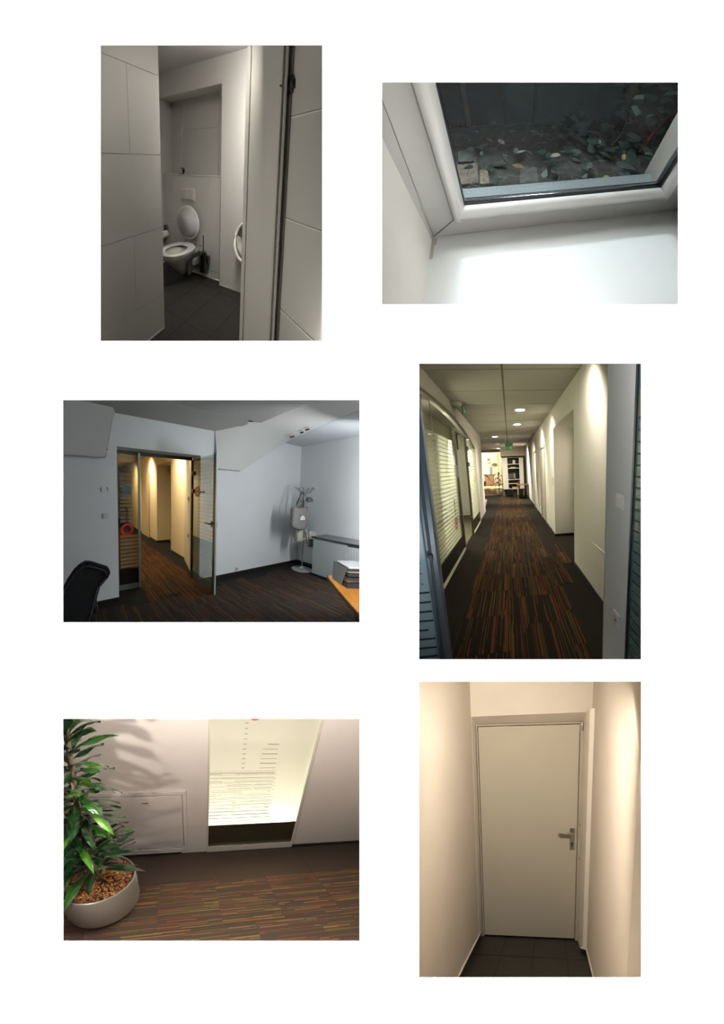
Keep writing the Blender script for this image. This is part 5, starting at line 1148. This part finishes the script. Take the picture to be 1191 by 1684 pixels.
# mulch
rnd = random.Random(11)
soil = mat('soil_brown', (.10, .035, .012), .95, noise=.5, scale=40, bump=1, bscale=90)
mb = MB(S); mb.lathe([(RW-.008, .268), (.2, .274), (.1, .28), (.02, .285)], (PX, PY, 0), 40); mb.build('soil', soil, p)
bark = [mat('bark_a', (.30, .105, .03), .9), mat('bark_b', (.18, .06, .02), .9), mat('bark_c', (.42, .19, .06), .9)]
for q in range(3):
    mb = MB(S)
    for i in range(430):
        a = rnd.uniform(0, 2*PI); r = (RW-.02)*math.sqrt(rnd.random()); l = rnd.uniform(.006, .014); w = l*rnd.uniform(.4, .8)
        x, yy, z = PX+r*math.cos(a), PY+r*math.sin(a),   .276+.012*(1-r/RW)+rnd.uniform(0, .014)
        M3 = Matrix.Translation((x, yy, z)) @ Matrix.Rotation(rnd.uniform(0, 6.3), 4, 'Z') @ Matrix.Rotation(rnd.uniform(-.7, .7), 4, 'X') @ Matrix.Rotation(rnd.uniform(-.7, .7), 4, 'Y')
        c = [M3 @ Vector(v) for v in ((-l, -w, 0), (l, -w*.7, .002), (l*.8, w, 0), (-l*.9, w*.8, -.001), (0, 0, .006))]
        mb.faces(c, [(0, 1, 4), (1, 2, 4), (2, 3, 4), (3, 0, 4)])
    o = mb.build('bark_mulch', bark[q], p); o['kind'] = 'stuff'

# ---- the plant: canes with strap leaves
pl = thing(S, 'dracaena_plant', (PX+.02, PY, .275), 'tall green plant with long glossy drooping leaves in the silver planter', 'plant')
cane = mat('cane_brown', (.09, .07, .035), .85, noise=.4, scale=60, bump=.8, bscale=80)
lgs = [mat('leaf_green', (.016, .060, .010), .22, noise=.3, scale=14), mat('leaf_dark', (.006, .024, .007), .25, noise=.3, scale=14), mat('leaf_bright', (.05, .15, .016), .25, noise=.3, scale=14)]
def leaf(base, az, el, L, w, droop, m, twist=0.0):
    """one strap leaf: channelled blade with a mid rib, arching under its weight"""
    n = 9; P = []; p0 = Vector(base); e = el; hd = Vector((math.cos(az), math.sin(az), 0)); side = Vector((-math.sin(az), math.cos(az), 0))
    pts = [p0.copy()]
    for i in range(n):
        d_ = hd*math.cos(e)+Vector((0, 0, 1))*math.sin(e); p0 = p0 + d_*(L/n); pts.append(p0.copy()); e -= droop/n*(.5+i/n)
    V = []; F = []
    for i, q in enumerate(pts):
        t = i/n; ww = w*(.28+.72*math.sin(min(1, t*1.6)*PI/2))*(1 if t < .55 else math.cos((t-.55)/.45*PI/2)**.8 + .02)
        tn = (pts[min(i+1, n)]-pts[max(i-1, 0)]).normalized(); tw = twist*t
        sd = (Matrix.Rotation(tw, 3, tn) @ side); up = tn.cross(sd)*-1
        wav = .12*w*math.sin(t*9+az*3)
        V += [q+sd*ww*.5+up*(ww*.14+wav), q+sd*ww*.25+up*ww*.02, q-up*ww*.05, q-sd*ww*.25+up*ww*.02, q-sd*ww*.5+up*(ww*.14-wav)]
    for i in range(n):
        for k in range(4): a = i*5+k; F.append((a, a+1, a+6, a+5))
    mb = MB(S); mb.faces(V, F, True); return mb.build('leaf', m, pl)
canes = [((-.665, 1.40), (-.585, 1.40, 1.46), .017), ((-.72, 1.45), (-.76, 1.46, .95), .016), ((-.60, 1.36), (-.62, 1.33, .62), .013)]
rnd = random.Random(23)
for k, ((bx, by), (tx, ty, tz), r) in enumerate(canes):
    pts = []
    for i in range(13):
        t = i/12; pts.append((bx+(tx-bx)*t+.008*math.sin(t*9+k), by+(ty-by)*t+.008*math.cos(t*7), .27+(tz-.27)*t))
    mb = MB(S); mb.tube(pts, [r*(1+.12*math.sin(i*2.4)) for i in range(13)], 10); mb.build('cane', cane, pl)
def crown(c0, c1, z0, z1, n, L, w, seed, e0=.9, e1=-.6, r=.012):
    rr = random.Random(seed)
    for i in range(n):
        t = i/n; z = z0+(z1-z0)*t; az = i*2.399+rr.uniform(-.25, .25)
        el = e1+(e0-e1)*t+rr.uniform(-.15, .15)
        m = lgs[rr.choice((0, 1, 1, 0, 1, 1, 2))]
        cx, cy = c0[0]+(c1[0]-c0[0])*t, c0[1]+(c1[1]-c0[1])*t
        leaf((cx+r*math.cos(az), cy+r*math.sin(az), z), az, el, L*rr.uniform(.65, 1.05), w*rr.uniform(.8, 1.15), rr.uniform(.4, 1.3), m, rr.uniform(-.7, .7))
crown((-.64, 1.40), (-.59, 1.40), .72, 1.40, 76, .30, .068, 1, .8, -.2)
crown((-.75, 1.455), (-.76, 1.46), .55, .95, 42, .36, .056, 2, .8, -.3)
crown((-.61, 1.35), (-.62, 1.33), .40, .62, 24, .34, .052, 3, .9, .3)
crown((-.66, 1.40), (-.65, 1.40), .36, .60, 22, .40, .054, 4, .9, .45)
# low warm light at the left front throws leaf shadows; added fill strips above
wl = (1, .93, .84)
spot(S, (-.60, .74, .66), (.1, 2.05, .8), 100, 130, .8, .025, wl)
area(S, S.back(600, 1160, 1.0), (.9, 2.0, .5), .5, .12, 84, wl)
area(S, S.back(347, 1150, .9), (.2, 1.8, .2), .9, .05, 28, wl)
# ================================================================== bottom right: end of a passage with a steel door
S = EXIT
liner(S, 655, 1092, 1200, 1760, 3.2, mat('liner_exit', (.55, .49, .4), .9), 'added unseen light-tight sides of the opening onto the steel door passage')
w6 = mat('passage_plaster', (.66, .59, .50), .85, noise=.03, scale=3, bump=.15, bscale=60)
mb = MB(S); mb.box(-.78, -.725, .3, 2.2, -.02, 2.75)
struct(mb.build('wall_left', w6), 'cream plaster wall left of the steel door')
mb = MB(S); mb.plan([(.385, 2.2), (.372, .995), (.44, .97), (.5, 2.2)], 0, 2.75)
struct(mb.build('wall_right', w6), 'cream plaster wall right of the steel door')
mb = MB(S); mb.plan([(.445, .985), (1.2, .8), (1.2, .9), (.45, 1.05)], -.02, 2.75)
struct(mb.build('wall_corner', mat('lit_plaster', (.8, .74, .64), .85)), 'plaster return at the right edge of the passage, light painted into its tone')  # lighter copy of the passage plaster, light painted into the tone
mb = MB(S); mb.faces([(-.76, 2.2, 2.252), (.402, 2.2, 2.262), (.402, 2.2, 2.75), (-.76, 2.2, 2.75), (-.76, 2.31, 2.19), (.42, 2.31, 2.193)], [(0, 1, 2, 3), (0, 4, 5, 1)])
mb.box(-.9, .6, 2.4, 2.45, 0, 2.75); mb.box(-.9, .8, .6, 2.4, 2.75, 2.8)
struct(mb.build('wall_back', w6), 'plaster bulkhead over the steel door')
# right door reveal: slim plaster pier with a chamfered head
mb = MB(S); mb.plan([(.318, 2.31), (.33, 2.16), (.345, 2.09), (.392, 2.07), (.40, 2.31)], .0, 2.25, .004)
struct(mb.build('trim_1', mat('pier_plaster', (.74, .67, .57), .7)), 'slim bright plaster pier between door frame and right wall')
mb = MB(S); mb.plan([(-.76, 2.2), (-.722, 2.2), (-.705, 2.31), (-.76, 2.31)], 0, 2.26)
struct(mb.build('trim_2', w6), 'narrow plaster reveal left of the steel door')
# floor of square tiles
grout = mat('grout_dark', (.036, .027, .018), .9)
mb = MB(S); mb.box(-.9, .9, .6, 2.33, -.03, -.004)
fl = struct(mb.build('floor', grout, base=(0, 0, 0)), 'dark brown square floor tiles in front of the steel door')
tm = mat('tile_brown', (.011, .0075, .0045), .5, noise=.35, scale=6, bump=.25, bscale=40)
first = None
for i in range(-2, 3):
    for j in range(5):
        x0 = -.13 + i*.3155; y0 = 1.979 - j*.3155
        if not S.inside((x0+.1, y0+.25, 0)) and not S.inside((x0+.25, y0+.3, 0)): continue
        if first is None:
            mb = MB(S); mb.box(x0+.0025, x0+.313, y0+.0025, y0+.313, -.008, 0, .0015, 1); first = mb.build('tile', tm, fl); f0 = (x0, y0)
        else: copy_piece(first, S, (x0-f0[0], y0-f0[1], 0))
# tiled skirting with a pale joint on top
sk = mat('tile_skirting', (.02, .014, .009), .4)
wj = mat('joint_white', (.72, .68, .6), .6)
def skirt(nm, a, b_, lab, side=1, h=.055):
    mb = MB(S); mb.wall(a, b_, 0, h, .01, side); o = struct(mb.build(nm, sk), lab)
    mb = MB(S); mb.wall(a, b_, h, h+.012, .013, side); mb.build('joint', wj, o)
skirt('baseboard_left', (-.725, 2.3), (-.725, .7), 'dark tiled skirting along the left wall of the passage', -1)
skirt('baseboard_right', (.374, .9), (.384, 2.2), 'dark tiled skirting along the right wall of the passage', -1)
skirt('baseboard_pier', (.39, 2.062), (.33, 2.09), 'short dark skirting at the foot of the slim pier', -1, .045)
# the door
d = thing(S, 'door_1', (-.19, 2.28, 0), 'closed beige steel door with a lever handle at the end of the passage', 'door', kind='structure')
dm = mat('door_beige', (.52, .47, .37), .3, noise=.02, scale=2)
mb = MB(S); mb.box(-.686, .29, 2.28, 2.33, .012, 2.185, .003); mb.build('leaf', dm, d)
mb = MB(S); mb.box(-.702, -.69, 2.272, 2.34, 0, 2.2, .001); mb.box(.294, .322, 2.268, 2.34, 0, 2.2, .002); mb.box(-.70, .32, 2.275, 2.34, 2.19, 2.202); mb.build('frame', mat('frame_beige', (.45, .4, .31), .45), d)
st = mat('brushed_steel', (.62, .6, .56), .28, 1.0)
mb = MB(S); mb.box(.218, .266, 2.270, 2.281, .985, 1.205, .003); hp = mb.build('handle_plate', st, d)
mb = MB(S); mb.tube([(.242, 2.275, 1.148), (.242, 2.235, 1.148), (.23, 2.225, 1.15), (.19, 2.222, 1.153), (.14, 2.222, 1.155), (.115, 2.226, 1.153), (.108, 2.24, 1.15)], [.013, .013, .0145, .014, .0135, .0135, .012], 12); mb.build('handle', st, d)
dk = mat('keyhole_dark', (.01, .01, .01), .6)
mb = MB(S); mb.lathe([(.011, -.001), (.011, .001)], (0, 0, 0), 16)
mb2 = MB(S); mb2.xf = Matrix.Translation((.242, 2.269, 1.045)) @ Matrix.Rotation(PI/2, 4, 'X'); mb2.lathe([(.0105, -.0015), (.0105, .0015)], (0, 0, 0), 16); mb2.xf = None
mb2.box(.237, .247, 2.267, 2.2705, 1.01, 1.045, .001); mb2.build('keyhole', dk, hp); mb.bm.free()
mb = MB(S); mb.tube([(.307, 2.262, 2.12), (.307, 2.262, 2.195)], .011, 12); mb.box(.285, .318, 2.262, 2.275, 2.13, 2.19, .002); mb.build('hinge', mat('hinge_alu', (.7, .68, .62), .35, .8), d)
mb = MB(S); mb.tube([(.323, 2.262, 2.125), (.323, 2.262, 2.19)], .006, 8); mb.build('hinge_pin', mat('pin_brown', (.12, .1, .07), .5), d)  # thin dark brown pin beside the hinge
rm = mat('red_rubber', (.5, .06, .04), .5)
for z in (1.232, .898):
    mb = MB(S); mb.xf = Matrix.Translation((.312, 2.266, z)) @ Matrix.Rotation(PI/2, 4, 'X'); mb.lathe([(.006, -.003), (.0045, .003)], (0, 0, 0), 10); mb.build('plug', rm, d)
# passage light: added strips around the box front stand in for a ceiling lamp
wc = (1, .925, .81)
area(S, S.back(872, 1107, .95), (-.19, 2.28, .9), .5, .04, 19.0, wc, 1.35)
area(S, S.back(1085, 1300, .9), (-.7, 2.0, 1.2), .06, .8, .7, wc)
area(S, S.back(673, 1360, .9), (.4, 2.0, 1.2), .03, .8, .4, wc)
